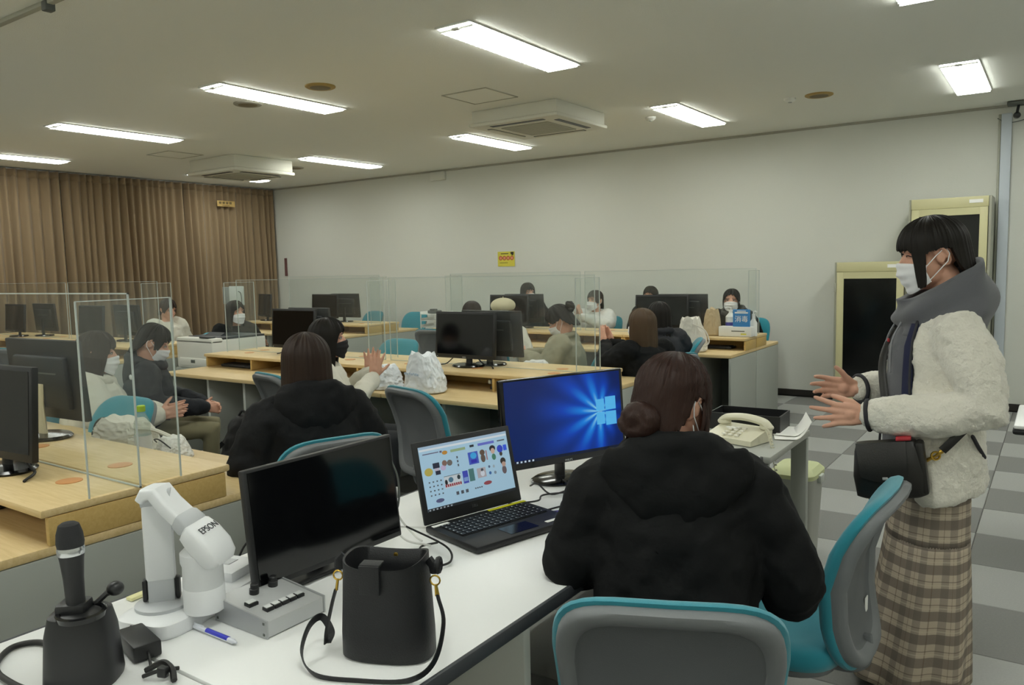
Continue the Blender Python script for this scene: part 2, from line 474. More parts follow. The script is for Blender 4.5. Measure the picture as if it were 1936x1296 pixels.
G().box((-4.75, 2.1, -.012), (1.4, .035, .024), bevel=.004).build('rail', M_creamg, t); G().box((-4.3, 2.1, -.03), (.05, .05, .05), bevel=.006).build('hanger', M_dgrey, t)
t = thing('wall_bracket', 'dark small bracket with cables in the upper right ceiling corner', 'bracket', (-.36, 8.70, ZC))
G().box((0, 0, -.02), (.18, .12, .03), bevel=.005).build('plate', M_dgrey, t); G().tube([(0, 0, -.03), (-.01, -.02, -.10)], .012).build('arm', M_black, t)
G().ell((-.01, -.03, -.13), .03).build('camera_ball', M_black, t)
G().tube(bez([(-.17, .11, -.12), (-.08, .10, -.17), (.06, .10, -.15), (.14, .10, -.09), (.25, .1, -.1)]), .004, 5).build('cable', M_dgrey, t)
t = thing('wall_duct', 'pale vertical cable duct on the white wall beside the tall cabinet', 'duct', (-.455, 8.81, 0))
G().box((0, 0, 1.40), (.085, .05, 2.80), bevel=.006).build('cover', mat('duct_blue', 'C3CBD4', .5), t)
G().box((-.055, .01, 1.40), (.02, .03, 2.80), bevel=.004).build('side_channel', M_creamg, t)
t = thing('wall_joint_box', 'small pale box at the top of the white wall', 'box', (-7.35, 8.815, 2.80))
G().box((0, 0, 0), (.26, .05, .12), bevel=.008).build('box', M_wall, t); G().box((0, -.026, 0), (.2, .004, .08), bevel=.002).build('lid', M_wall, t)
# notice on the wall
t = thing('wall_notice', 'yellow paper notice with four red round symbols on the white wall', 'poster', (-6.205, 8.835, 1.595))
G().box((0, -.001, 0), (.28, .003, .20)).build('sheet', mat('notice_yellow', 'D6CB4E', .7), t, None)
M_red = mat('print_red', 'B4452F', .6); M_pink = mat('print_pink', 'D98E6E', .6)
for k in range(4):
    T = Matrix.Translation((-.09+.062*k, -.003, .012)) @ Matrix.Rotation(R(90), 4, 'X')
    ring = G().lathe([(.030, 0), (.030, .001), (.020, .001), (.020, 0)], 20, T, cap=False); a = ring.build('red_symbol', M_red, t, None)
    G().lathe([(.019, 0), (.019, .0006)], 16, T).build('symbol_centre', M_pink, a, None)
g = G()
for k in range(9): g.box((-.08+k*.014, -.003, .072), (.010, .001, .014))
for k in range(11): g.box((-.1+k*.012, -.003, -.052), (.008, .001, .008))
g.box((.10, -.003, .078), (.05, .001, .03)); g.box((.105, -.003, .055), (.03, .001, .014))
g.build('printed_text', M_black, t, None)
# ------------------------------------------------------------------ computer desks
UW = 1.2
def make_desk():
    """one maple desk with raised shelf; local: x 0..1.2, back on y=0, user side at y=-0.68"""
    t = thing('computer_desk', 'x', 'desk', group='maple computer desks')
    y1 = .68
    G().box((UW/2, -y1/2-.002, .685), (UW-.004, y1-.004, .03), bevel=.008).build('worktop', M_maple, t)
    G().box((UW/2, -.157, .7975), (UW-.002, .31, .025), bevel=.007).build('shelf_top', M_maple, t)
    for x in (.012, UW/2, UW-.012):
        G().box((x, -.15, .742), (.02, .285, .084), bevel=.002).build('shelf_divider', M_mapleE, t)
    G().box((UW/2, -.01, .742), (UW-.03, .012, .084)).build('shelf_back', M_mapleE, t)
    for x in (.42, .87):
        G().box((x, -.30, .335), (.028, .54, .67), bevel=.003).build('leg_panel', M_leg, t)
    G().box((.645, -.10, .36), (.42, .02, .56)).build('equipment_panel', M_dgrey, t)
    sl = G()
    for i in range(3):
        for j in range(9): sl.box((.54+.105*i, -.1105, .22+j*.035), (.075, .003, .012))
    sl.build('vent_slot', M_black, t, None)
    G().box((UW/2, -.03, .36), (UW-.02, .016, .60)).build('modesty_panel', M_dgrey, t)
    for x in (.33, .93):
        G().lathe([(.040, .0), (.040, .002), (.034, .003), (.012, .003)], 20, Matrix.Translation((x, -.10, .810))).build('cable_cap', M_copper, t)
    return t
desk0 = make_desk()
def end_panel(t, x):
    G().box((x, -.34, .335), (.022, .672, .668), bevel=.003).build('end_panel', M_grey, t)
def place_desks(yc, xr, n, rowname, sides=(1, -1), skip=()):
    """row of desks back to back along the centre line yc, right end at xr"""
    pos = {0: 'at the aisle end', 1: 'second from the aisle', 2: 'at the far left end'}
    for s in sides:
        for k in range(n):
            if (s, k) in skip: continue
            lab = 'maple computer desk, %s, %s side, %s' % (rowname, 'near' if s > 0 else 'far', pos[k])
            if s > 0: o = dup(desk0, (xr-UW*(k+1), yc-.0015, 0), 0, lab)
            else: o = dup(desk0, (xr-UW*k, yc+.0015, 0), math.pi, lab)
            if k == 0: end_panel(o, UW-.013 if s > 0 else .013)
            if k == 2: end_panel(o, .013 if s > 0 else UW-.013)
YL, YM, YR = 1.34, 4.25, 7.12
place_desks(YL, -2.36, 2, 'nearest row')
place_desks(YM, -2.30, 3, 'middle row')
place_desks(YR, -2.24, 3, 'row by the white wall')
place_desks(4.28, -7.06, 3, 'row in front of the curtain')
place_desks(YR+.1, -7.0, 2, 'row in the curtain corner')
def rm(o):
    for c in list(o.children): rm(c)
    bpy.data.objects.remove(o)
rm(desk0)

# ------------------------------------------------------------------ acrylic screens
def screen_panel(x0, x1, y, z0, label, wings, ztop=1.42):
    t = thing('acrylic_screen', label, 'partition', ((x0+x1)/2, y, z0), group='clear acrylic desk screens')
    L = x1-x0; h = ztop-z0
    G().box((0, 0, h/2), (L-.008, .005, h-.008)).build('pane', M_acr, t, None)
    e = G()
    for s in (-1, 1): e.box((s*(L/2-.002), 0, h/2), (.004, .0055, h))
    e.box((0, 0, h-.002), (L, .0055, .004)); e.box((0, 0, .002), (L, .0055, .004))
    e.build('polished_edge', M_acre, t, None)
    for wx in wings:
        lx = wx-(x0+x1)/2
        G().box((lx, 0, h/2-.01), (.005, .30, h-.028)).build('wing_pane', M_acr, t, None)
        e = G()
        for s in (-1, 1): e.box((lx, s*.15, h/2-.01), (.0055, .004, h-.02))
        e.box((lx, 0, h-.02), (.0055, .30, .003))
        e.build('wing_edge', M_acre, t, None)
screen_panel(-4.06, -2.34, 1.315, .811, 'clear acrylic screen standing on the nearest desk row', (-2.36,))
screen_panel(-5.84, -4.10, 4.25, .811, 'clear acrylic screen on the left half of the middle desk row', (-5.80, -4.12))
screen_panel(-4.05, -2.33, 4.25, .811, 'clear acrylic screen on the aisle half of the middle desk row', (-2.38,))
screen_panel(-5.80, -4.07, 7.12, .811, 'clear acrylic screen on the left half of the row by the white wall', (-5.75,))
screen_panel(-4.02, -2.25, 7.12, .811, 'clear acrylic screen on the aisle half of the row by the white wall', (-2.27,))
screen_panel(-8.80, -7.09, 4.28, .811, 'clear acrylic screen on the aisle half of the curtain row', (-7.11,))
screen_panel(-10.6, -8.84, 4.28, .811, 'clear acrylic screen at the curtain end of the curtain row', ())
screen_panel(-8.75, -7.03, 7.22, .811, 'clear acrylic screen on the row in the curtain corner', (-7.05,))

# ------------------------------------------------------------------ monitors
def monitor(label, loc, rz, w=.51, h=.315, zc=.215, tilt=4, base='round', screen=None, neckm=None, group='black desktop monitors', name='monitor', basez=0):
    """front faces local -y"""
    t = thing(name, label, 'monitor', loc, rz, group)
    T = Matrix.Translation((0, 0, zc)) @ Matrix.Rotation(R(-tilt), 4, 'X')
    g = G().box((0, .012, 0), (w, .024, h), T, bevel=.005); g.build('bezel', M_black, t)
    b = G().box((0, .032, -.01), (w*.72, .03, h*.66), T, bevel=.012); b.build('back_housing', mat('monitor_back', '232527', .45), t)
    b = G().box((0, .0475, .03), (w*.5, .002, .006), T); b.build('back_groove', M_dgrey, t, None)
    s = G()
    if screen is None: s.box((0, -.0008, .006), (w-.034, .0012, h-.042), T); s.build('display', M_screen, t, None)
    G().box((0, -.001, -h/2+.009), (.03, .001, .006), T).build('logo', mat('logo_grey', '8A8D90', .4), t, None)
    led = G().box((-w/2+.02, -.001, -h/2+.009), (.005, .002, .004), T); led.build('power_light', mat('led_pale', 'A9C7C9', .4), t, None)
    nm = neckm or M_black
    g = G().tube([(0, .045, .012), (0, .05, zc*.6), (0, .045, zc-.02)], [(.028, .012), (.024, .012), (.028, .014)], 10, up=V((0, 1, 0))); g.build('neck', nm, t)
    g = G().lathe([(.118, 0), (.122, .006), (.112, .014), (.05, .018), (.02, .02)], 32, Matrix.Diagonal((1, .78, 1, 1)) @ Matrix.Translation((0, .045, 0))); g.build('base', M_blackg, t)
    return t
PI = math.pi
ZS = .8115
def pair(x, xb, y, yb, lab, flip=True):
    monitor('black monitor facing the camera, '+lab, (x, y, ZS), R(random.uniform(-2, 2)))
    monitor('black monitor seen from behind, '+lab, (xb, yb, ZS), PI+R(random.uniform(-3, 3)))
pair(-3.28, -3.2, 4.16, 4.38, 'middle of the middle desk row')
pair(-5.02, -5.05, 4.16, 4.38, 'left part of the middle desk row')
pair(-4.9, -4.85, 7.0, 7.25, 'row by the white wall, before the yellow notice')
monitor('black monitor facing the camera, row by the white wall near its right end', (-3.12, 7.0, ZS), R(2), w=.54)
monitor('black monitor seen from behind, row by the white wall near its right end', (-3.0, 7.25, ZS), PI+R(3), w=.5)
pair(-7.92, -7.75, 7.1, 7.33, 'row in the curtain corner')
pair(-9.82, -9.58, 4.16, 4.4, 'curtain row, far left')
pair(-8.14, -7.84, 4.16, 4.4, 'curtain row, right part')
monitor('black monitor behind the woman in black, curtain corner row', (-9.15, 7.1, ZS), R(-20))
# nearest row
monitor('large monitor seen from behind with cream stand, nearest desk row', (-3.45, 1.58, ZS), PI+R(4), w=.53, h=.33, zc=.245, neckm=mat('neck_cream', 'C9BFA2', .5))
monitor('black monitor cut off by the left edge, nearest desk row', (-2.98, 1.16, ZS), R(5), w=.51)
def cord(name, label, pts, r, m, group=None):
    o = G().tube(bez(pts, 8), r, 6).build(name, m, None, 180); tag(o, label, 'cable', group); return o
for (x, y, s, lab) in ((-3.28, 4.2, 1, 'middle row monitor'), (-2.98, 1.2, .9, 'nearest row monitor'), (-5.02, 4.2, 1, 'left middle row monitor')):
    cord('monitor_cable', 'black cable curling from the %s to a desk cap' % lab, [(x-.02, y+.02, .93), (x-.10, y+.02, .90), (x-.17, y-.02, .83), (x-.22, y-.03, .8155)], .004, M_cable)
    cord('monitor_cable', 'black cable lying right of the %s base' % lab, [(x+.03, y+.02, .90), (x+.10, y+.03, .83), (x+.18, y+.01, .822), (x+.24, y-.05, .8155)], .005, M_cable)

# ------------------------------------------------------------------ swivel chairs
def srect(u, w, h, p=4.5):
    t = 2*math.pi*u; c, s = math.cos(t), math.sin(t); e = 2/p
    return (w*math.copysign(abs(c)**e, c), h*math.copysign(abs(s)**e, s))
def make_chair():
    """faces local +y; origin on the floor under the column"""
    t = thing('office_chair', 'x', 'chair', group='teal swivel chairs')
    # backrest
    def prof(z):   # side curve of the back, z 0..1
        return -.235-.05*(z-.25)**2*2+.03*math.sin(z*PI)-.05*max(0, z-.55)
    zc, hh, ww = .63, .235, .215
    def bpt(u, s, off):
        x, z = srect(u, ww, hh)
        # narrower towards the bottom
        k = (z/hh+1)/2
        x *= .80+.20*min(1, k*1.6)
        x *= s; z *= s
        y = prof((z/hh+1)/2)+.28*x*x*1.6
        return V((x, y+off, zc+z))
    fr = [(.99, -.004), (1.035, .0), (1.045, .012), (1.02, .026), (.93, .034), (.8, .038), (.5, .034), (.2, .033), (.02, .033)]
    bk = [(1.0, 0), (.998, -.014), (.975, -.029), (.93, -.036), (.87, -.033), (.825, -.020), (.79, -.012), (.5, -.012), (.02, -.014)]
    def rad(lst):
        n = 40; rr = [[bpt(j/n, s, o) for j in range(n)] for s, o in lst]; g = G(); g.loft(rr, False); g.f.append(tuple(range((len(rr)-1)*n, len(rr)*n))); g.mi.append(0); return g
    rad(fr).build('back_cushion', M_teal, t, 60)
    rad(bk[:7]).build('back_shell', M_chair, t, 60) if False else None
    n = 40; rr_ = [[bpt(j/n, q, o) for j in range(n)] for q, o in bk[:6]]; G().loft(rr_, False).build('back_shell', M_chair, t, 60)
    rad(bk[5:]).build('shell_inset', mat('grey_shell_shaded', '606366', .6, bump=.2, bscale=500), t, 60)  # same shell, with the shade of its recess put into a darker grey
    lb = G().box((.085, prof(.33)-.018, .50), (.03, .003, .042), bevel=.001); lb.build('asset_sticker', M_paper, t)
    # seat
    def spt(u, s, z):
        x, y = srect(u, .235, .23, 4); return V((x*s, y*s+.02, z-.02*max(0, (y*s)/.23)**3))
    n = 36; lst = [(.9, .395), (.98, .405), (1, .425), (.985, .448), (.93, .460), (.7, .455), (.3, .450), (.02, .450)]
    g = G(); g.loft([[spt(j/n, s, z) for j in range(n)] for s, z in lst], True); g.build('seat_cushion', M_teal, t, 60)
    g = G(); g.loft([[spt(j/n, s, z) for j in range(n)] for s, z in ((.55, .365), (.85, .372), (.93, .385), (.93, .398))], True); g.build('seat_pan', M_chair, t, 60)
    G().tube(bez([(0, -.02, .36), (0, -.17, .345), (0, -.228, .362), (0, -.244, .40), (0, -.240, .45)], 5), [(.020, .010)]*21, 10, up=V((1, 0, 0))).build('back_stem', M_chair, t)
    G().box((0, 0, .352), (.18, .22, .035), bevel=.01).build('mechanism', M_black, t)
    G().tube([(.10, .03, .35), (.22, .04, .355), (.25, .04, .352)], [.006, .006, .011], 8).build('height_lever', M_black, t)
    G().lathe([(.026, .10), (.026, .22), (.018, .221), (.018, .34)], 16).build('column', M_black, t)
    for k in range(5):
        a = 2*PI*k/5+.3; d = V((math.cos(a), math.sin(a), 0))
        G().tube([V((0, 0, .115)), d*.15+V((0, 0, .105)), d*.29+V((0, 0, .075))], [(.026, .02), (.022, .017), (.016, .012)], 8).build('base_leg', M_chair, t)
        q = d.cross(V((0, 0, 1))); w = G()
        for s in (-1, 1):
            T = Matrix.Translation(d*.30+q*.016*s+V((0, 0, .028))) @ q.to_track_quat('Z', 'Y').to_matrix().to_4x4()
            w.lathe([(.028, -.009), (.028, .009)], 14, T)
        w.build('caster', M_black, t)
    return t
chair0 = make_chair()
def chair(x, y, facing, label):
    """facing: degrees, direction the sitter looks (0 = +y, 90 = -x)"""
    return dup(chair0, (x, y, 0), R(facing), label)

# ------------------------------------------------------------------ cabinets by the white wall
def cabinet(x0, x1, yf, h, label, depth=.38):
    w = x1-x0
    t = thing('glass_cabinet', label, 'cabinet', (x0+w/2, yf, 0), group='cream steel glass-door cabinets')
    g = G()
    for s in (-1, 1): g.box((s*(w/2-.011), depth/2+.012, h/2), (.022, depth, h), bevel=.003)
    g.box((0, depth-.003, h/2), (w-.04, .01, h-.01)); g.box((0, depth/2+.012, h-.012), (w-.044, depth, .022)); g.box((0, depth/2+.012, .03), (w-.044, depth, .06))
    g.build('body', M_creamg, t, None)
    G().box((0, .004, h-.05), (w-.044, .02, .095), bevel=.003).build('header', M_cream, t)
    dw, dh, dz = w-.052, h-.165, (h-.165)/2+.065
    d = G(); fr = .065
    for s in (-1, 1): d.box((s*(dw/2-fr/2), -.002, dz), (fr, .024, dh), bevel=.003)
    d.box((0, -.002, dz+dh/2-fr/2), (dw-2*fr, .022, fr)); d.box((0, -.002, dz-dh/2+fr/2), (dw-2*fr, .022, fr))
    door = d.build('door', M_cream, t)
    G().box((0, .002, dz), (dw-2*fr+.004, .006, dh-2*fr+.004)).build('glass', M_glass, door, None)
    G().box((dw/2-.03, -.017, dz), (.018, .014, .10), bevel=.004).build('handle', M_creamg, door)
    for s in (-1, 1): G().box((-w/2+.012, -.008, dz+s*dh*.38), (.02, .018, .09), bevel=.003).build('hinge', M_creamg, t)
    G().box((w*.32, -.008, h-.045), (.11, .003, .032)).build('label_card', M_paper, t, None)
    for k in range(3): G().box((0, depth/2+.03, h*(.25+.22*k)), (w-.06, depth-.08, .015)).build('shelf', M_creamg, t, None)
    return t
cabinet(-1.87, -1.205, 8.42, 1.455, 'low cream steel cabinet with dark glass door by the white wall')
cabinet(-1.20, -.525, 8.38, 2.03, 'tall cream steel cabinet with dark glass door behind the standing woman')

# ------------------------------------------------------------------ printer on its stand
t = thing('laser_printer', 'off-white laser printer with dark lid beside the middle desk row', 'printer', (-6.62, 4.62, .0))
G().box((0, 0, .30), (.60, .62, .60), bevel=.01).build('stand', M_grey, t)
G().box((0, .0, .735), (.56, .60, .27), bevel=.015).build('body', mat('printer_white', 'D8D8D0', .45), t)
G().box((0, -.29, .66), (.46, .05, .075), bevel=.012).build('paper_tray', MATS['printer_white'], t)
G().box((-.0, -.318, .668), (.06, .006, .03), bevel=.004).build('tray_handle', M_dgrey, t)
G().box((0, -.24, .86), (.56, .12, .05), bevel=.012).build('front_cover', MATS['printer_white'], t)
G().box((0, .06, .878), (.545, .47, .022), bevel=.006).build('output_lid', mat('printer_lid', '33373A', .45), t)
G().prism([(-.1, .888), (.12, .888), (.12, .894), (-.04, .92)], -.12, .12, axis='x').build('paper_stop', MATS['printer_lid'], t)
G().box((.16, -.26, .893), (.14, .08, .012), bevel=.003).build('control_panel', MATS['printer_lid'], t)
# small white device on a stand behind the woman in black
t = thing('display_board', 'small pale board on a thin stand behind the woman in black', 'board', (-7.9, 5.75, 0))
G().box((.0, 0, 1.22), (.26, .02, .22), bevel=.006).build('board', mat('board_pale', 'CDD6D2', .4), t)
G().box((-.2, 0.01, 1.22), (.14, .016, .2), bevel=.004).build('side_board', mat('board_grey', '8C938F', .4), t)
G().tube([(0, .02, 0.02), (0, .02, 1.12)], .012, 8).build('pole', M_dgrey, t); G().lathe([(.16, 0), (.16, .012), (.03, .02)], 24).build('foot', M_dgrey, t)
G().tube(bez([(.05, -.012, 1.27), (.12, -.03, 1.24), (.13, -.03, 1.1), (.12, -.02, .95)]), .004, 5).build('cable', M_cable, t)
# trays on the row by the wall
t = thing('paper_trays', 'white stacked paper trays at the left end of the wall row', 'tray', (-5.92, 7.0, ZS-.03))
for k in range(3):
    z = .0+k*.075
    g = G().box((0, 0, z+.03), (.30, .24, .006)); g.box((-.147, 0, z+.045), (.006, .24, .03)); g.box((.147, 0, z+.045), (.006, .24, .03)); g.build('tray', M_white, t)
for s in (-1, 1):
    for q in (-1, 1): G().box((s*.147, q*.11, .105), (.008, .01, .21)).build('post', M_white, t)
o = G().box((0, 0, .02), (.14, .10, .035), bevel=.01); o.box((.0, -.02, .045), (.08, .05, .02), bevel=.006)
o = o.build('stapler_box', M_dgrey, None, loc=(-5.93, 6.98, ZS-.03+.184)); tag(o, 'small dark grey box on top of the white paper trays', 'box')

# ------------------------------------------------------------------ teacher's desks
def teacher_desk(y0, y1, label):
    t = thing('lecture_desk', label, 'desk', (-1.39, (y0+y1)/2, 0), group='white lecture desks')
    L = y1-y0
    G().box((0, 0, .685), (.88, L-.003, .028), bevel=.006).build('tabletop', M_whitetop, t)
    for s in (-1, 1): G().box((s*.439, 0, .684), (.012, L-.004, .033), bevel=.005).build('edge_band', mat('edge_dark', '3E4044', .5), t)
    for s in (-1, 1): 
        G().box((.0, s*(L/2-.02), .335), (.80, .028, .67), bevel=.004).build('side_panel', mat('panel_cream', 'CFCFC6', .55), t)
    G().box((-.36, 0, .38), (.02, L-.07, .56)).build('modesty_panel', mat('panel_brown', '7A7462', .6), t)
    return t
teacher_desk(-.55, .832, 'white lecture desk at the lower left corner')
ld = teacher_desk(.835, 3.10, 'long white lecture desk carrying the laptop, handbag and blue monitor')
G().box((.0, 1.46-1.9675, .335), (.80, .028, .67), bevel=.004).build('side_panel', MATS['panel_cream'], ld)
t = thing('side_desk', 'grey steel desk with telephone beyond the white lecture desk', 'desk', (-1.36, 3.413, 0))
G().box((.0, 0, .682), (.88, .61, .03), bevel=.006).build('tabletop', mat('desk_grey_top', 'A9ABA4', .5), t)
for s in (-1, 1):
    G().box((s*.40, -.28, .33), (.05, .04, .66), bevel=.004).build('leg', M_grey, t); G().box((s*.40, .28, .33), (.07, .04, .66), bevel=.004).build('leg', M_grey, t)
G().box((0, 0, .30), (.76, .52, .012)).build('under_shelf', M_leg, t); G().box((-.40, 0, .40), (.015, .52, .5)).build('side_panel', M_grey, t)
G().box((.2, -.1, .345), (.3, .22, .07), bevel=.006).build('shelf_box', M_white, t)
t = thing('white_table', 'white table with dark rounded edge cut off at the right', 'table', (.55, 4.55, 0))
G().box((0, 0, .69), (1.4, .62, .02), bevel=.009).build('tabletop', M_whitetop, t)
G().box((0, 0, .668), (1.408, .628, .028), bevel=.012).build('edge_band', M_black, t)
for sx in (-1, 1):
    for sy in (-1, 1): G().tube([(sx*.58, sy*.24, 0), (sx*.56, sy*.22, .66)], .015, 10).build('leg', M_grey, t)
t = thing('waste_bin', 'grey waste bin with pale green lid beside the grey desk', 'bin', (-1.05, 4.0, 0))
G().rings([(0, 0, .0, .085, .11), (0, 0, .40, .105, .135), (0, 0, .41, .108, .138)], 28, power=5).build('bucket', mat('bin_grey', 'A9AAA3', .5), t)
G().rings([(0, 0, .41, .112, .142), (0, 0, .43, .112, .142), (0, 0, .455, .09, .11), (0, 0, .46, .06, .08)], 28, power=5).build('lid', mat('bin_green', 'C6CC9C', .5), t)
G().box((.112, 0, .40), (.025, .07, .04), bevel=.006).build('grip', M_leg, t)
# ------------------------------------------------------------------ things on the lecture desks
ZT = .70
# --- switched-off flat monitor standing low, facing +x
def frame_T(loc, rz, tilt=0): return Matrix.Translation(loc) @ Matrix.Rotation(rz, 4, 'Z') @ Matrix.Rotation(R(-tilt), 4, 'X')
t = thing('flat_monitor', 'switched-off black flat monitor on the white desk behind the handbag', 'monitor', (-1.50, 1.335, ZT), R(88.5))
W, H_ = .475, .285; T = Matrix.Translation((0, 0, .035+H_/2)) @ Matrix.Rotation(R(-6), 4, 'X')
G().box((0, .012, 0), (W, .022, H_), T, bevel=.004).build('bezel', M_black, t)
G().box((0, -.0006, .004), (W-.018, .0016, H_-.022), T).build('display', M_screen, t, None)
G().box((0, .032, -.03), (.30, .022, .18), T, bevel=.008).build('back_housing', M_black, t)
G().box((0, .06, .05), (.07, .02, .10), bevel=.006).build('neck', M_black, t); G().box((0, .085, .007), (.24, .16, .012), bevel=.005).build('base', M_black, t)
for k, zz in enumerate((.05,)): G().tube(bez([(W/2-.01, .01, .25), (W/2+.004, .0, .2), (W/2+.006, .0, .13), (W/2-.01, .015, .06)]), .003, 6).build('lanyard', M_dgrey, t)
# --- laptop
t = thing('laptop', 'open black laptop showing an image search page on the white desk', 'laptop', (-1.335, 1.845, ZT), R(75))
LW, LD = .375, .25
G().box((0, 0, .012), (LW, LD, .020), bevel=.006).build('base', mat('laptop_black', '191A1C', .5), t)
G().box((0, .032, .0225), (LW-.05, .115, .002)).build('key_well', M_black, t, None)
kb = G()
for r_ in range(6):
    for c in range(16): kb.box((-.153+c*.0204, .078-r_*.0185, .0245), (.0165, .0145, .003))
keys = kb.build('keys', mat('key_black', '1B1C1F', .45), t, None); keys['kind'] = 'stuff'
lt = G()
for r_ in range(6):
    for c in range(16): lt.box((-.156+c*.0204, .081-r_*.0185, .0262), (.004, .004, .0004))
lo = lt.build('key_legends', mat('key_legend', 'B9BEC2', .6), t, None); lo['kind'] = 'stuff'
G().box((0, -.078, .0226), (.105, .062, .001)).build('touchpad', M_blackg, t, None)
G().box((.11, .106, .0232), (.15, .012, .0014)).build('yellow_tape', mat('tape_yellow', 'D8D414', .6), t, None)
G().box((-.150, .098, .0232), (.058, .014, .0014)).build('sticker', M_paper, t, None); G().box((.12, -.098, .0232), (.060, .014, .0014)).build('sticker', M_paper, t, None)
lidT = Matrix.Translation((0, .122, .022)) @ Matrix.Rotation(R(-14), 4, 'X')
LH = .245
lid = G().box((0, .006, LH/2), (LW, .010, LH), lidT, bevel=.004).build('lid', MATS['laptop_black'], t)
def flat(g, x0, z0, x1, z1, y=-.0002): g.box(((x0+x1)/2, y, (z0+z1)/2), (abs(x1-x0), .0003, abs(z1-z0)), lidT)
M_lcd = emit('lcd_page', 'A9CDE4', .60)
g = G(); flat(g, -.170, .036, .170, .228, .0005); disp = g.build('display', M_lcd, t, None)
EM = {}
def em(c, s=.5):
    if c not in EM: EM[c] = emit('lcd_'+c, c, s)
    return EM[c]
def pic(name, c, *rects, y=-.0002):
    g = G()
    for r_ in rects: flat(g, *r_, y=y)
    o = g.build(name, em(c), disp, None)
    if len(rects) > 1: o['kind'] = 'stuff'
def blob(name, c, x, z, rx, rz, y=-.0003):
    g = G(); T = lidT @ Matrix.Translation((x, y, z)) @ Matrix.Rotation(R(90), 4, 'X'); g.lathe([(1, 0), (1, .0002)], 18, T @ Matrix.Diagonal((rx, rz, 1, 1))); g.build(name, em(c), disp, None)
pic('taskbar', '20252B', (-.170, .036, .170, .0445)); pic('address_bar', 'E9F1F8', (-.168, .214, .168, .220)); pic('browser_header', 'AFCBE4', (-.170, .221, .170, .228))
pic('search_text', '6A6480', (-.158, .203, -.100, .206), (-.096, .201, -.088, .207)); pic('banner', '6E78D8', (.050, .198, .115, .206)); pic('banner', '9DB78C', (-.056, .196, .0, .204))
blob('picture', 'C8903C', -.078, .199, .010, .006); pic('picture', '242A33', (.018, .199, .034, .206)); pic('picture_text', '56606C', (.128, .200, .158, .204))
blob('picture', 'C2B55A', -.146, .151, .015, .012); pic('picture', '2A2F44', (-.128, .158, -.104, .174), (-.122, .138, -.104, .150)); pic('picture', 'C9C4D6', (-.124, .150, -.106, .158))
blob('picture', '8A6C62', -.085, .168, .009, .009); blob('picture', '75706C', -.066, .166, .010, .009); blob('picture', 'C9B8DC', -.092, .155, .010, .008)
pic('picture', '4860C8', (.006, .146, .044, .184)); blob('picture', '44B0F0', .026, .172, .012, .010, y=-.0006); pic('picture', '3430B8', (.014, .150, .036, .160), y=-.0006)
blob('picture', '6A5648', .062, .176, .010, .009); blob('picture', '6A5A50', .062, .158, .009, .013); pic('picture_text', 'B08A90', (.075, .150, .080, .180))
blob('picture', '2A2A32', .104, .182, .012, .010); blob('picture', 'D8B8A8', .104, .174, .008, .009, y=-.0006); blob('picture', '4F8A72', .105, .155, .008, .010)
blob('picture', '3A50D0', .134, .176, .012, .012); pic('picture', '3A62F0', (.148, .168, .162, .186)); blob('picture', '4A4038', .135, .160, .006, .007)
pic('picture', 'D4DEE4', (-.096, .092, -.034, .128)); blob('picture', '4E7C96', -.072, .115, .009, .008, y=-.0006); blob('picture', '20242C', -.090, .110, .005, .008, y=-.0006); blob('picture', '2C3C44', -.042, .118, .006, .007, y=-.0006)
pic('red_caption', 'A03440', *[(-.095+k*.0078, .0955, -.0895+k*.0078, .1035) for k in range(8)], y=-.0008); pic('rule', '4A6470', (-.096, .127, -.034, .1285), y=-.0008)
pic('picture', '4450C0', (-.026, .094, -.006, .132)); pic('picture', '508080', (-.002, .096, .018, .134)); pic('picture', '86A8E0', (-.024, .10, -.008, .112), y=-.0006)
pic('picture', 'BDB6BC', (.030, .100, .064, .130)); blob('picture', '4A505C', .050, .123, .005, .005, y=-.0006); blob('picture', 'DCE4F0', .050, .112, .008, .009, y=-.0006)
blob('picture', '56688C', .080, .128, .004, .004); blob('picture', '4470B0', .080, .108, .005, .005); blob('picture', '8898A8', .100, .106, .005, .005); blob('picture', 'A8B8C4', .098, .126, .004, .005)
blob('picture', '3A3430', .138, .136, .011, .011); blob('picture', 'C8A898', .139, .126, .008, .008, y=-.0006); blob('picture', '6E6064', .138, .108, .009, .013)
blob('picture', '5A6088', -.122, .062, .015, .006); blob('picture', 'A05058', .064, .080, .016, .006); pic('picture_text', '565A64', *[(-.060+k*.018, .066, -.050+k*.018, .076) for k in range(3)], *[(.012+k*.008, .070, .017+k*.008, .074) for k in range(4)], *[(-.152+k*.014, .118-j*.013, -.147+k*.014, .122-j*.013) for k in range(4) for j in range(4)], *[(-.038, .150+k*.012, -.033, .157+k*.012) for k in range(3)])
pic('taskbar_icon', 'AEB8C0', *[(-.166+k*.013, .038, -.160+k*.013, .042) for k in range(7)], y=-.0006)
text_mesh('DELL', .0105, lidT @ Matrix.Translation((0, -.0004, .021)) @ Matrix.Rotation(R(90), 4, 'X'), 'brand_lettering', mat('logo_dim', '4C4E50', .4), lid)
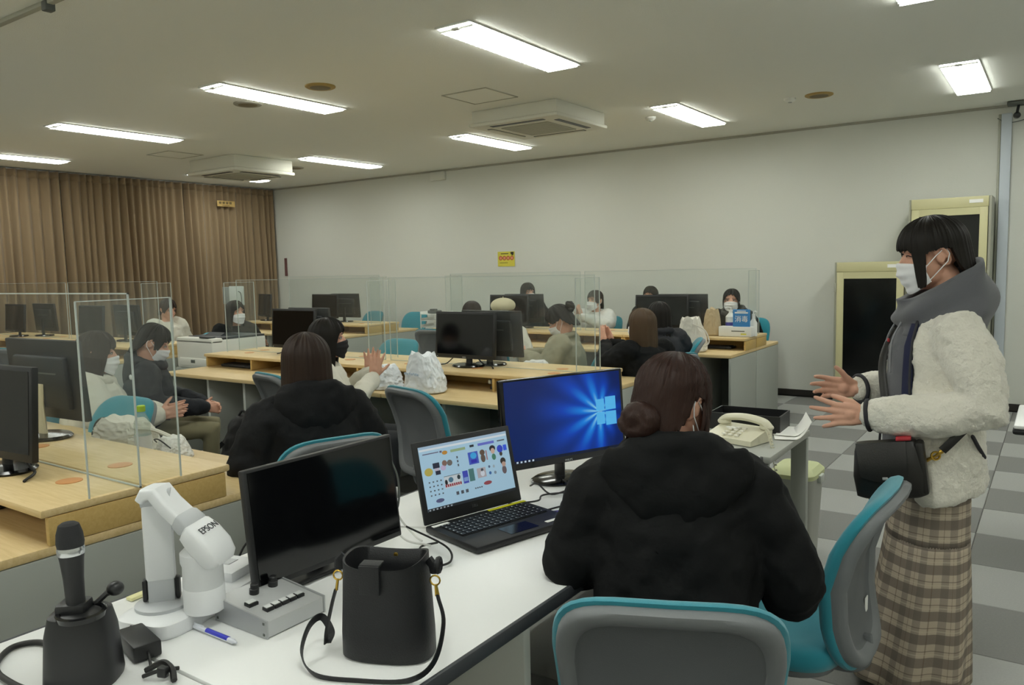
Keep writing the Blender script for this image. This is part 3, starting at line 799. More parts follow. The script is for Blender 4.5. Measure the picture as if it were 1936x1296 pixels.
# --- blue desktop monitor
t = thing('blue_monitor', 'monitor showing a bright blue desktop with a glowing window emblem', 'monitor', (-1.43, 2.385, ZT), R(66))
W, H_ = .53, .315; T = Matrix.Translation((0, 0, .075+H_/2)) @ Matrix.Rotation(R(-5), 4, 'X')
G().box((0, .012, 0), (W, .024, H_), T, bevel=.005).build('bezel', M_blackg, t); G().box((0, .032, -.01), (W*.6, .03, H_*.6), T, bevel=.01).build('back_housing', M_black, t)
G().tube([(0, .045, .012), (0, .045, .15)], [(.03, .012), (.026, .012)], 10).build('neck', M_black, t)
G().lathe([(.11, 0), (.115, .006), (.10, .014), (.03, .018)], 32, Matrix.Translation((0, .04, 0)) @ Matrix.Diagonal((1, .8, 1, 1))).build('base', M_blackg, t)
def blue_mat():
    m = bpy.data.materials.new('lcd_blue'); m.use_nodes = True; nt = m.node_tree; b = nt.nodes['Principled BSDF']; b.inputs['Base Color'].default_value = (0, .01, .03, 1); b.inputs['Roughness'].default_value = .3
    tc = nt.nodes.new('ShaderNodeTexCoord'); sp = nt.nodes.new('ShaderNodeSeparateXYZ'); nt.links.new(tc.outputs['UV'], sp.inputs[0])
    def mth(op, a, b_=None):
        n = nt.nodes.new('ShaderNodeMath'); n.operation = op
        for i, q in enumerate((a, b_)):
            if q is None: continue
            if isinstance(q, (int, float)): n.inputs[i].default_value = q
            else: nt.links.new(q, n.inputs[i])
        return n.outputs[0]
    dx = mth('SUBTRACT', sp.outputs[0], .80); dy = mth('SUBTRACT', sp.outputs[1], .50)
    dy2 = mth('MULTIPLY', dy, .62)
    r2 = mth('ADD', mth('MULTIPLY', dx, dx), mth('MULTIPLY', dy2, dy2)); r_ = mth('SQRT', r2)
    glow = mth('MAXIMUM', mth('SUBTRACT', 1.0, mth('MULTIPLY', r_, mth('ADD', 1.45, mth('MINIMUM', mth('MULTIPLY', mth('MAXIMUM', dx, 0), 14), 2.0)))), 0)
    ang = mth('ARCTAN2', dy2, mth('ABSOLUTE', dx))
    beam = mth('MULTIPLY', mth('ADD', mth('SINE', mth('MULTIPLY', ang, 11)), 1), .5)
    core = mth('POWER', glow, 4.0)
    f = mth('ADD', mth('MULTIPLY', mth('POWER', glow, 1.6), mth('ADD', mth('MULTIPLY', beam, .55), .25)), mth('MULTIPLY', core, .35))
    cr = nt.nodes.new('ShaderNodeValToRGB'); e = cr.color_ramp.elements
    e[0].position = 0; e[0].color = srgb('0A1A60'); e[1].position = 1; e[1].color = srgb('9FE6FF')
    k = e.new(.30); k.color = srgb('0F45C0'); k = e.new(.62); k.color = srgb('1E8CF0')
    nt.links.new(f, cr.inputs[0]); nt.links.new(cr.outputs[0], b.inputs['Emission Color']); b.inputs['Emission Strength'].default_value = .72
    return m
g = G(); w2, h2 = W/2-.014, H_/2-.016
g.sheet(lambda u, v, k: T @ V((-w2+2*w2*u, -.0012, -h2+.008+(2*h2)*v)), 8, 6, uv=lambda u, v: (u, v)); dsp = g.build('display', blue_mat(), t, None)
g = G()
for (a, b_, c, d_) in ((.135, .010, .172, .052), (.177, .010, .225, .058), (.135, -.040, .172, .004), (.177, -.046, .225, .004)): g.box(((a+c)/2, -.0018, (b_+d_)/2), (c-a, .0006, d_-b_), T)
g.build('window_emblem', emit('emblem', '5CC2FF', .62), dsp, None)
g = G().box((0, -.0016, -h2+.012), (2*w2, .0006, .010), T); g.build('taskbar', emit('taskbar_blue', '0A1838', .4), dsp, None)
g = G()
for k in range(6): g.box((-w2+.02+k*.016, -.0022, -h2+.012), (.007, .0006, .006), T)
g.build('taskbar_icon', emit('icon_pale', 'C8D8E8', .7), dsp, None)
text_mesh('PHILIPS', .010, T @ Matrix.Translation((.0, -.0006, -H_/2+.008)) @ Matrix.Rotation(R(90), 4, 'X'), 'brand_lettering', M_silver, t)
# --- document camera
t = thing('document_camera', 'white document camera with folding arm on the white desk', 'document camera', (-1.68, 1.0, ZT), R(-58.5))
# local +x runs along the base towards the upper right of the photo
M_dc = mat('doc_white', 'E2E4E6', .35); M_dc2 = mat('doc_grey', 'B9BCBF', .4)
def rr(cx, cy, hx, hy, z, p=5, n=36): return [V((cx+srect(j/n, hx, hy, p)[0], cy+srect(j/n, hx, hy, p)[1], z)) for j in range(n)]
t.rotation_euler = (0, 0, R(105.7)); t.location = (-1.635, 1.03, ZT)
g = G(); g.loft([rr(.0, 0, .172, .082, .0), rr(0, 0, .175, .085, .008), rr(0, 0, .172, .082, .030), rr(0, 0, .160, .070, .037)]); g.build('base', M_dc, t, 40)
G().box((.115, .0, .047), (.11, .12, .03), bevel=.01).build('control_block', M_dc, t); G().box((.12, -.0, .0625), (.035, .035, .002)).build('control_button', M_dc2, t)
G().lathe([(.058, .034), (.058, .044), (.05, .048)], 28, Matrix.Translation((-.085, .012, 0))).build('pivot_disc', M_dc2, t)
ax, ay = -.085, .012
T = Matrix.Translation((ax, ay, 0)) @ Matrix.Rotation(R(-55), 4, 'Z')
for s in (-1, 1): G().box((s*.034, 0, .075), (.010, .022, .05), T, bevel=.004).build('hinge', M_black, t)
G().box((0, 0, .072), (.056, .020, .06), T, bevel=.004).build('arm_foot', M_dc2, t)
arm = G().box((0, 0, .19), (.062, .026, .19), T, bevel=.008).build('lower_arm', M_dc, t)
G().tube([T @ V((-.031, 0, .282)), T @ V((.031, 0, .282))], .020, 16, up=V((0, 0, 1))).build('elbow', M_dc2, t)
hx, hy = ax+.018, ay-.100
p0, p1 = V((ax, ay, .285)), V((hx, hy, .205))
d = (p1-p0); dh = V((d.x, d.y, 0)).normalized(); side = V((dh.y, -dh.x, 0))
def slab(pts, w, th, m, nm, rnd=.012, seg=3):
    g = G(); rings = []
    for i, p in enumerate(pts):
        dd = (pts[min(i+1, len(pts)-1)]-pts[max(i-1, 0)]).normalized(); n_ = side.cross(dd).normalized()
        wi = w[i] if isinstance(w, (list, tuple)) else w; ti = th[i] if isinstance(th, (list, tuple)) else th
        rings.append([p+side*srect(j/28, wi/2, ti/2, 4.5)[0]+n_*srect(j/28, wi/2, ti/2, 4.5)[1] for j in range(28)])
    g.loft(rings); return g.build(nm, m, t, 50)
slab([p0-dh*.022+V((0, 0, -.004)), p0-dh*.012+V((0, 0, .010)), p0+dh*.008+V((0, 0, .012)), p0+d*.30+V((0, 0, .008)), p0+d*.62+V((0, 0, .004))], .070, [.022, .030, .032, .032, .032], M_dc, 'upper_arm')
slab([p0+d*.60+V((0, 0, .004)), p0+d*.64+V((0, 0, .005)), p0+d*.80+V((0, 0, .003)), p0+d*.84+V((0, 0, .001))], [.070, .076, .080, .076], [.032, .038, .040, .036], M_dc2, 'swivel_ring')
hd = G().lathe([(.010, .030), (.038, .030), (.044, .034), (.044, .085), (.0425, .088), (.0435, .09), (.0425, .135), (.046, .145), (.046, .165), (.03, .18)], 36, Matrix.Translation((hx, hy, 0))).build('camera_head', M_dc, t, 40)
hc = slab([p0+d*.80+V((0, 0, -.002)), p0+d*.86, p0+d*1.05+V((0, 0, -.004)), p0+d*1.28+V((0, 0, -.012)), p0+d*1.42+V((0, 0, -.022)), p0+d*1.47+V((0, 0, -.028))], [.076, .090, .098, .098, .090, .070], [.036, .044, .052, .052, .044, .026], M_dc, 'head_cover')
dn = d.normalized(); ey = -dn; ex = side; ez = ex.cross(ey)
if ez.z < 0: ex = -ex; ez = ex.cross(ey)
MT = Matrix((ex, ey, ez)).transposed().to_4x4(); MT.translation = p0+d*1.04+V((0, 0, -.004))+ez*.0262
text_mesh('EPSON', .022, MT, 'brand_lettering', mat('print_dark', '2E3236', .5), hc)
G().box((hx, hy-.047, .16), (.02, .006, .012), bevel=.003).build('focus_button', M_dc2, hd)
tag(cord('camera_cable', 'black cables running behind the document camera to the flat monitor', [(-1.72, 1.22, .705), (-1.70, 1.28, .75), (-1.64, 1.33, .74), (-1.56, 1.36, .705)], .005, M_cable))
cord('camera_cable', 'thin black cable arching between document camera and flat monitor', [(-1.72, 1.20, .715), (-1.70, 1.23, .78), (-1.64, 1.27, .80), (-1.54, 1.30, .77)], .003, M_cable)
t = tag(G().box((0, 0, .004), (.10, .022, .008), bevel=.002).build('ruler', mat('pale_yellow', 'E2DEA8', .5), loc=(-1.80, 1.01, ZT), rot=(0, 0, R(95))), 'pale yellow strip lying behind the document camera', 'ruler')
# --- microphone in charger
t = thing('microphone_charger', 'black charging cradle holding a microphone at lower left', 'charger', (-1.515, .715, ZT), R(40))
g = G(); g.loft([rr(0, 0, .064, .055, 0, 3.2), rr(0, 0, .066, .057, .01, 3.2), rr(0, 0, .060, .050, .10, 3.2), rr(0, 0, .052, .044, .135, 3.2), rr(0, 0, .044, .036, .14, 3.2)]); g.build('cradle', M_black, t, 40)
G().box((-.010, .0, .140), (.055, .05, .035), bevel=.008).build('rear_block', M_black, t)
G().lathe([(.042, .132), (.044, .142), (.036, .143), (.030, .134)], 28, Matrix.Translation((.010, -.018, 0)), cap=False).build('empty_socket', M_blackg, t)
G().ell((.055, .03, .165), (.016, .016, .014)).build('thumb_knob', M_black, t)
G().tube([(.02, .02, .14), (.04, .025, .158), (.055, .03, .16)], .006, 6).build('clip', M_black, t)
t = thing('microphone', 'black handheld microphone with silver ring upright in the charger', 'microphone', (-1.512, .708, ZT+.095), R(0))
T = Matrix.Rotation(R(-2), 4, 'Y')
G().lathe([(.016, 0), (.0165, .06), (.018, .11), (.021, .145), (.0225, .155)], 24, T).build('handle', M_black, t)
G().lathe([(.0235, .155), (.0245, .158), (.0245, .166), (.0235, .170)], 24, T).build('silver_ring', mat('chrome', 'D8DADC', .2, metal=.9), t)
G().lathe([(.023, .170), (.0245, .178), (.023, .195), (.018, .212), (.012, .216), (.002, .217)], 24, T).build('grille', mat('mic_mesh', '222326', .7, bump=.6, bscale=1500), t)
G().box((-.020, 0, .115), (.006, .008, .02), T, bevel=.002).build('switch', M_black, t)
cord('charger_cable', 'black power cable looped beside the charger', [(-1.50, .64, .705), (-1.60, .625, .706), (-1.70, .635, .706), (-1.765, .69, .706), (-1.74, .735, .706), (-1.66, .735, .706), (-1.60, .70, .706)], .006, M_cable)
t = thing('power_adapter', 'black power adapter brick beside the charger', 'adapter', (-1.535, .835, ZT), R(-12))
G().box((0, 0, .018), (.115, .055, .034), bevel=.005).build('brick', M_black, t); G().tube(bez([(-.05, .0, .02), (-.075, .01, .024), (-.10, .015, .012), (-.12, .01, .006)]), .0035, 6).build('lead', M_cable, t)
G().tube(bez([(.057, 0, .018), (.075, -.004, .014), (.10, -.01, .006)]), .003, 6).build('plug_lead', M_cable, t)
t = thing('cable_tie', 'bundle of black cable end with a tie at the bottom edge', 'cable', (-1.405, .80, ZT), R(20))
G().tube(bez([(-.03, 0, .006), (0, .012, .02), (.03, .0, .018), (.05, -.02, .006)]), .006, 6).build('bundle', M_cable, t); G().tube(bez([(-.02, -.02, .006), (.01, -.01, .016), (.03, .02, .008)]), .004, 6).build('tie', M_cable, t); G().box((.02, -.012, .016), (.02, .014, .02), bevel=.003).build('plug', M_black, t)
# --- pen
t = thing('pen', 'clear ballpoint pen with blue ink lying on the white desk', 'pen', (-1.452, .958, ZT+.006), R(0))
G().tube([(-.074, 0, 0), (.06, 0, 0), (.072, 0, 0)], [.0055, .0055, .002], 10).build('barrel', mat('pen_clear', 'D9DCE6', .2), t)
G().tube([(-.03, 0, .001), (.045, 0, .001)], .0058, 8).build('blue_ink', mat('pen_blue', '3A3FC0', .4), t); G().box((-.06, 0, .006), (.035, .003, .003)).build('clip', MATS['pen_clear'], t)
# --- silver switch box
t = thing('switch_box', 'silver control box with two black knobs and a row of buttons', 'control box', (-1.437, 1.09, ZT), R(90))
# local x along +Y, local -y faces +X (towards the sitter)
sv = mat('silver_box', 'C2C4C5', .45, metal=.3)
G().prism([(-.088, .002), (.088, .002), (.088, .052), (-.088, .036)], -.076, .076, axis='x').build('case', sv, t, None)
for s in (-1, 1): G().prism([(-.09, 0), (.09, 0), (.09, .055), (-.09, .039)], s*.0785-.002, s*.0785+.002, axis='x').build('side_plate', mat('silver_side', 'AEB0B2', .4, metal=.4), t, None)
sl = math.atan2(.016, .176); TP = Matrix.Translation((0, 0, .044)) @ Matrix.Rotation(sl, 4, 'X')
for x in (-.012, .040): G().lathe([(.011, 0), (.011, .012), (.009, .013), (.009, .022), (.007, .024)], 18, TP @ Matrix.Translation((x, .04, 0))).build('knob', M_black, t)
for k in range(5):
    b = G().box((-.040+k*.021, -.045, .003), (.019, .018, .008), TP, bevel=.001).build('button', M_black, t); G().box((-.040+k*.021, -.043, .0075), (.016, .013, .002), TP).build('button_cap', mat('cap_white', 'D4D6D6', .4), b)
b = G().box((-.050, .0, .003), (.024, .020, .008), TP, bevel=.001).build('button', M_black, t); G().box((-.050, .002, .0075), (.02, .014, .002), TP).build('button_cap', MATS['cap_white'], b)
for s in (-1, 1):
    for q in ((-.08, .008), (-.08, .032), (.08, .008), (.08, .044)): G().box((s*.081, q[0], q[1]), (.002, .005, .005)).build('screw', M_dgrey, t, None)
# --- bucket handbag
t = thing('handbag', 'black leather bucket handbag standing open on the white desk', 'handbag', (-1.09, 1.11, ZT), R(24))
M_lea = mat('black_leather', '1A1B1E', .5, bump=.2, bscale=350, spec=.4)
def bagr(z, hx, hy, dz=0, n=40):
    return [V((srect(j/n, hx, hy, 2.8)[0], srect(j/n, hx, hy, 2.8)[1]+.004*math.sin(6*math.pi*j/n)*(z/.2), z+dz*math.cos(2*math.pi*j/n*2))) for j in range(n)]
g = G(); g.loft([bagr(.0, .090, .052), bagr(.004, .094, .056), bagr(.05, .093, .058), bagr(.12, .088, .060), bagr(.185, .083, .064, .004), bagr(.20, .082, .066, .006), bagr(.198, .078, .062, .006), bagr(.16, .076, .056), bagr(.03, .076, .05)], False)
g.f.append(tuple(range(8*40, 9*40))); g.mi.append(0); g.f.append(tuple(range(40))[::-1]); g.mi.append(0); g.build('bag_body', M_lea, t, 60)
G().box((-.012, -.066, .175), (.042, .006, .058), bevel=.002).build('front_tab', M_lea, t); G().box((-.012, -.05, .203), (.042, .03, .005), bevel=.002).build('tab_fold', M_lea, t)
G().lathe([(.007, 0), (.007, .003), (.004, .004)], 14, Matrix.Translation((.0, .060, .18)) @ Matrix.Rotation(R(90), 4, 'X')).build('snap', M_gold, t)
G().ell((.025, -.02, .165), (.018, .014, .012)).build('green_item', mat('green_item', '6FA05A', .5), t)
for s in (-1, 1):
    G().tube([(s*.088, 0, .198), (s*.098, -.004, .188), (s*.100, -.004, .172)], [(.006, .012), (.006, .012), (.006, .010)], 8).build('strap_tab', M_lea, t)
    ring = [V((s*.102+.010*math.cos(a*PI/6), -.006, .158+.010*math.sin(a*PI/6))) for a in range(12)]; G().tube(ring, .0018, 6, closed=True).build('gold_ring', M_gold, t)
    G().tube([(s*.103, -.006, .15), (s*.106, -.008, .128)], [(.003, .003), (.006, .003)], 8).build('clasp', M_gold, t)
G().tube([V((.108+.0*a, .012*math.cos(a*PI/6), .187+.012*math.sin(a*PI/6))) for a in range(12)], .006, 8, closed=True).build('side_toggle', M_lea, t)
st = bez([(.107, -.01, .13), (.125, -.035, .085), (.118, -.085, .03), (.075, -.115, .006), (-.02, -.125, .004), (-.105, -.12, .006), (-.155, -.075, .02), (-.165, -.02, .05), (-.155, .02, .055), (-.13, .01, .03), (-.125, -.02, .02)], 8)
G().tube(st, [(.0018, .0085)]*len(st), 6, up=V((0, 1, 0))).build('shoulder_strap', M_lea, t)
st = bez([(-.107, -.008, .13), (-.115, -.012, .10), (-.125, -.02, .05), (-.128, -.022, .02)], 6); G().tube(st, [(.0025, .0095)]*len(st), 6, up=V((0, 1, 0))).build('strap_end', M_lea, t)
# --- telephone
t = thing('telephone', 'cream desk telephone with coiled cord on the grey desk', 'telephone', (-1.13, 3.34, ZT), R(-14))
M_tel = mat('cream_plastic', 'DDD9C2', .35)
G().prism([(-.085, 0), (.085, 0), (.085, .055), (.03, .05), (-.085, .022)], -.115, .115, axis='x').build('base', M_tel, t, None)
G().tube(bez([(-.115, .055, .066), (-.09, .055, .082), (-.03, .055, .092), (.03, .055, .092), (.09, .055, .082), (.115, .055, .064)], 5), [(.026, .016)]*26, 12, up=V((0, 0, 1)), round_=False).build('handset', M_tel, t)
for s in (-1, 1): G().ell((s*.105, .055, .062), (.032, .028, .016)).build('handset_cup', M_tel, t)
kp = G()
for i in range(3):
    for j in range(4): kp.box((-.03+i*.03, -.06+j*.022, .034+j*.0065), (.018, .013, .006))
kp.build('keypad', mat('key_cream', 'F0EEE2', .4), t)
G().box((-.03, .0, .052), (.05, .02, .003)).build('name_card', M_paper, t)
co = [V((.125+.0011*i+.007*math.cos(i*1.1), .02-.0009*i, .058-.0000075*i*i*3+.007*math.sin(i*1.1))) for i in range(110)]
G().tube(co, .0026, 5).build('coiled_cord', M_tel, t)
# --- black tray and papers
t = thing('document_tray', 'black open tray on the grey desk behind the telephone', 'tray', (-1.17, 3.62, ZT), R(3))
g = G().box((0, 0, .004), (.32, .19, .006)); g.box((0, -.095, .04), (.32, .006, .078)); g.box((0, .095, .04), (.32, .006, .078)); g.box((-.158, 0, .04), (.006, .19, .078)); g.box((.158, 0, .04), (.006, .19, .078)); g.build('box', M_black, t, None)
G().tube(bez([(-.05, .02, .012), (0, -.01, .03), (.04, .02, .026), (.09, .0, .012)]), .003, 5).build('blue_cable', mat('cable_blue', '26305A', .5), t)
def sheet(x, y, rz, w, d, label, curl=0, z=ZT+.001):
    g = G().sheet(lambda u, v, k: V(((u-.5)*w, (v-.5)*d, curl*max(0, u-.55)**2*4+.0012*k)), 10, 8, thick=True); o = g.build('paper_sheet', M_paper, loc=(x, y, z), rot=(0, 0, R(rz))); return tag(o, label, 'paper', 'loose papers on the lecture desks')
sheet(-.965, 3.56, 20, .15, .24, 'white papers curling up beside the black tray', .10); sheet(-.955, 3.60, 5, .14, .21, 'printed sheet under the curled paper beside the black tray', .06, ZT+.006)
sheet(-1.17, 3.08, 12, .15, .21, 'white sheet lying in front of the telephone')
o = tag(G().box((0, 0, .001), (.035, .055, .0016)).build('green_sticker', mat('tape_green', '3BA58C', .6), loc=(-.985, 3.04, ZT), rot=(0, 0, R(-10))), 'small green tape on the white desk corner', 'tape')
# cables on the lecture desk
cord('desk_cable', 'black cable between laptop and blue monitor', [(-1.44, 2.03, .71), (-1.36, 2.08, .72), (-1.40, 2.18, .708), (-1.34, 2.28, .708), (-1.42, 2.34, .72)], .003, M_cable)
cord('desk_cable', 'black cable knotted in front of the blue monitor base', [(-1.30, 2.05, .708), (-1.25, 2.15, .72), (-1.31, 2.24, .73), (-1.38, 2.2, .708), (-1.45, 2.22, .73), (-1.50, 2.25, .708)], .003, M_cable)
cord('desk_cable', 'violet video cable plugged into the laptop side', [(-1.28, 2.01, .712), (-1.24, 2.04, .715), (-1.18, 2.06, .708), (-1.10, 2.12, .708)], .004, mat('cable_violet', '3B2F7C', .5))
cord('desk_cable', 'white cable at the left edge of the laptop', [(-1.40, 1.60, .712), (-1.47, 1.58, .72), (-1.53, 1.60, .74), (-1.56, 1.66, .72), (-1.50, 1.72, .71)], .003, M_wcable)
cord('desk_cable', 'black cable looping below the flat monitor corner', [(-1.40, 1.63, .712), (-1.42, 1.58, .71), (-1.36, 1.52, .708), (-1.30, 1.50, .708), (-1.28, 1.54, .712), (-1.33, 1.58, .73), (-1.47, 1.58, .76)], .003, M_cable)
cord('desk_cable', 'grey cable behind the laptop and flat monitor', [(-1.52, 1.60, .86), (-1.53, 1.61, .78), (-1.50, 1.64, .715), (-1.45, 1.62, .71)], .003, M_wcable)

# ------------------------------------------------------------------ bags and bottles on the student desks
def crumple(name, label, loc, size, m, seed, cat='bag', handles=True, rz=0, flop=0, top=.45):
    t = thing(name, label, cat, loc, rz)
    def fn(u, v, k):
        # soft sack: rounded-box sections, slumping shoulders, gathered ragged mouth
        t_ = v; a = 2*PI*u
        if t_ < .12: f = .80+.20*(t_/.12)**.5; z = size[2]*.05*(t_/.12)
        else:
            q = (t_-.12)/.88; z = size[2]*(.05+.95*q); f = 1-top*q**2.2-.06*math.sin(q*PI)
        x, y = srect(u, size[0]*f, size[1]*f, 2.6)
        n1 = noise.noise(V((math.cos(a)*.9+seed, math.sin(a)*.9, t_*1.3)))*.16; n2 = abs(noise.noise(V((math.cos(a)*3.2, math.sin(a)*3.2+seed, t_*4.5))))*.16+abs(noise.noise(V((math.cos(a)*6.5, math.sin(a)*6.5+seed, t_*9+a))))*.10
        n3 = abs(noise.noise(V((math.cos(a)*12+seed, math.sin(a)*12, t_*16+seed))))*.05
        m_ = 1+(n1-n2+n3)*min(1, t_*4)
        z += size[2]*(.13*noise.noise(V((math.cos(a)*1.7+seed, math.sin(a)*1.7, 4))))*t_
        return V((x*m_+flop*t_, y*m_, max(0, z)))
    g = G(); g.sheet(fn, 110, 44, closed=True); n_ = 110
    g.f.append(tuple(range(n_))[::-1]); g.mi.append(0)
    ctr = len(g.v); cz = sum((p.z for p in g.v[-n_:]), 0)/n_; cx = sum((p.x for p in g.v[-n_:]), 0)/n_
    g.v.append(V((cx, 0, cz-size[2]*.12)))
    for j in range(n_): g.f.append((ctr-n_+j, ctr-n_+(j+1) % n_, ctr)); g.mi.append(0)
    g.build('sack', m, t, 50)
    if handles:
        for s in (-1, 1):
            G().tube(bez([(size[0]*.2*s, -size[1]*.8, size[2]*.5), (size[0]*.35*s, -size[1]*1.25, size[2]*.35), (size[0]*.25*s, -size[1]*1.5, size[2]*.08), (size[0]*.05*s, -size[1]*1.35, size[2]*.1)]), [(.003, .011)]*37, 6).build('handle', m, t)
    return t
M_bag = mat('white_plastic_bag', 'E4E9EE', .35, spec=.6)
crumple('plastic_bag', 'limp white plastic bag with handles hanging over the desk edge', (-3.66, 3.74, ZT), (.17, .12, .15), M_bag, 3.1, rz=R(15))
b = crumple('plastic_bag', 'upright crumpled white plastic bag with blue print', (-3.30, 3.76, ZT), (.17, .10, .24), M_bag, 8.4, handles=False, rz=R(-8))
g = G()
for k in range(9): g.box((-.07+.016*k, -.098-.006*math.sin(k), .12+.004*(k%2)), (.011, .004, .012))
g.build('blue_print', mat('faint_blue', 'C0D0E2', .6), b)
crumple('white_cloth', 'crumpled white cloth on the far side of the middle desks', (-3.08, 4.72, ZT), (.15, .09, .10), mat('white_cloth', 'DCDCDA', .8), 5.2, 'cloth', False)
crumple('drawstring_pouch', 'white drawstring pouch standing on the wall row desk', (-2.66, 6.60, ZT), (.14, .11, .30), mat('canvas_white', 'DEDBD0', .8), 1.3, 'pouch', False)
p = [o for o in C.objects if o.name.startswith('drawstring_pouch')][0]
G().tube(bez([(.05, -.08, .25), (.16, -.09, .20), (.20, -.09, .10), (.15, -.1, .06), (.12, -.09, .12)]), .006, 6).build('drawstring', MATS['canvas_white'], p)
crumple('paper_bag', 'brown paper bag beside the disinfectant stand', (-2.62, 7.02, ZS), (.09, .07, .24), mat('kraft', 'BBA988', .8), 6.6, 'bag', False)
crumple('tote_bag', 'cream canvas tote bag slumped on the nearest desk row', (-3.42, 1.86, ZT), (.22, .11, .14), mat('canvas_cream', 'D8D4C6', .85), 2.2, 'bag', False, rz=R(8))
p = [o for o in C.objects if o.name.startswith('tote_bag')][0]
G().tube(bez([(.10, -.05, .11), (.20, .0, .10), (.32, .03, .05), (.34, .02, .02), (.26, -.02, .05)]), .009, 6).build('handle', MATS['canvas_cream'], p)
crumple('tote_bag', 'small white fabric bag with a dark cord beside the tote bag', (-3.10, 1.90, ZT), (.12, .07, .08), mat('canvas_pale', 'DAD9D2', .85), 4.9, 'bag', False, rz=R(-20))
p = [o for o in C.objects if o.name.startswith('tote_bag')][-1]
G().tube(bez([(-.09, -.05, .05), (-.03, -.07, .075), (.03, -.06, .08), (.09, -.03, .05)]), .003, 5).build('dark_cord', M_cable, p)
crumple('tissue_pack', 'pink and white tissue pack on the nearest desk', (-3.02, 1.72, ZT), (.06, .045, .05), mat('tissue_pink', 'D9B9C0', .7), 7.7, 'tissues', False)
t = thing('water_bottle', 'clear plastic bottle with lime green cap on the nearest desk', 'bottle', (-3.10, 1.765, ZT))
G().lathe([(.030, 0), (.033, .006), (.033, .12), (.030, .135), (.033, .15), (.031, .17), (.016, .205), (.013, .208), (.013, .216)], 24).build('bottle_body', acrylic('pet_clear', (.86, .9, .88), .16), t)
G().lathe([(.0165, .214), (.0165, .236), (.014, .239), (.002, .24)], 20).build('cap', mat('lime_cap', '9FC21E', .45), t); G().lathe([(.0335, .05), (.0335, .115)], 24, cap=False).build('paper_label', mat('bottle_label', 'D3D6D2', .5), t)
t = thing('black_headband', 'black arched headband on the nearest desk', 'headband', (-3.75, 1.95, ZT), R(20))
G().tube([V((.065*math.cos(PI*k/14), 0, .02+.075*math.sin(PI*k/14))) for k in range(15)], [(.010, .006)]*15, 8).build('band', M_black, t)
for s in (-1, 1): G().ell((s*.063, 0, .018), (.014, .016, .018)).build('pad', M_black, t)
t = thing('disinfectant_stand', 'white stand with blue disinfectant sign and bottles on the wall row', 'sign', (-2.38, 6.98, ZS))
G().box((0, 0, .045), (.30, .10, .09), bevel=.006).build('box', M_white, t)
G().box((.055, -.03, .165), (.155, .01, .16), bevel=.002).build('sign_board', mat('sign_blue', '3C86C6', .5), t)
text_mesh('消毒', .062, Matrix.Translation((.055, -.0365, .155)) @ Matrix.Rotation(R(90), 4, 'X'), 'sign_lettering', M_paper, t)
G().box((.055, -.036, .215), (.12, .001, .012)).build('sign_line', M_paper, t); G().box((.055, -.036, .23), (.08, .001, .008)).build('sign_line', M_paper, t)
G().box((.03, -.0515, .05), (.12, .002, .008)).build('printed_line', M_dgrey, t); G().box((.08, -.0515, .025), (.05, .002, .012)).build('yellow_mark', mat('mark_yellow', 'D8D24A', .6), t)
t = thing('spray_bottle', 'white pump bottle with violet label behind the blue sign', 'bottle', (-2.47, 7.08, ZS))
G().lathe([(.045, 0), (.045, .17), (.02, .20), (.016, .21), (.016, .23)], 20).build('bottle_body', M_white, t); G().lathe([(.0455, .04), (.0455, .12)], 20, cap=False).build('violet_label', mat('label_violet', '4C4C96', .5), t)
G().tube([(0, 0, .23), (0, 0, .25), (-.02, -.02, .256), (-.045, -.03, .25)], .007, 8).build('pump', M_white, t)
t = thing('spray_bottle', 'white pump bottle right of the blue sign', 'bottle', (-2.25, 7.05, ZS), R(120))
G().lathe([(.035, 0), (.035, .12), (.016, .15), (.013, .16), (.013, .2)], 20).build('bottle_body', M_white, t); G().tube([(0, 0, .2), (0, 0, .22), (-.02, -.01, .224), (-.04, -.02, .22)], .006, 8).build('pump', M_white, t)
# keyboards stored under the shelves
for (x, y, lab) in ((-5.55, 4.07, 'left end of the middle row'), (-2.75, 4.07, 'aisle end of the middle row'), (-3.1, 1.18, 'nearest row'), (-2.6, 6.94, 'wall row')):
    t = thing('keyboard', 'black keyboard stored under the shelf, '+lab, 'keyboard', (x, y, ZT+.001)); G().box((0, 0, .012), (.42, .14, .02), bevel=.005).build('case', M_black, t)
    g = G()
    for i in range(14):
        for j in range(4): g.box((-.18+i*.0275, -.045+j*.028, .024), (.022, .022, .006))
    k = g.build('keys', MATS['key_black'], t, None); k['kind'] = 'stuff'
# USB hubs under the shelf front
for (x, y, lab) in ((-3.95, 4.0, 'behind the plastic bags'), (-2.95, 4.02, 'right of the plastic bags'), (-7.75, 6.98, 'in the curtain corner')):
    t = thing('wall_socket', 'pair of pale sockets under the desk shelf '+lab, 'socket', (x, y+.0, .75)); G().box((0, 0, 0), (.06, .02, .03), bevel=.004).build('plate', M_dgrey, t)
    for s in (-1, 1): G().box((s*.016, -.012, 0), (.02, .008, .022), bevel=.003).build('plug', M_white, t)
# backpack on the floor
t = thing('backpack', 'black backpack slumped on the floor under the middle desks', 'backpack', (-4.70, 3.42, 0), R(10))
g = G(); g.ell((0, 0, .20), (.19, .13, .21)); g.ell((0, .02, .38), (.14, .10, .10)); g.ell((0, -.10, .14), (.15, .06, .12)); g.fuse('pack', mat('black_nylon', '121214', .7, bump=.2, bscale=60), t, .012, 3, 1, [(.03, .08, 1)], 1)
G().tube(bez([(-.08, -.12, .30), (-.16, -.16, .2), (-.18, -.12, .06), (-.12, -.10, .02)]), [(.004, .018)]*37, 6).build('strap', MATS['black_nylon'], t); G().tube(bez([(-.05, .0, .46), (0, .0, .51), (.05, .0, .46)]), .008, 6).build('grab_handle', MATS['black_nylon'], t)
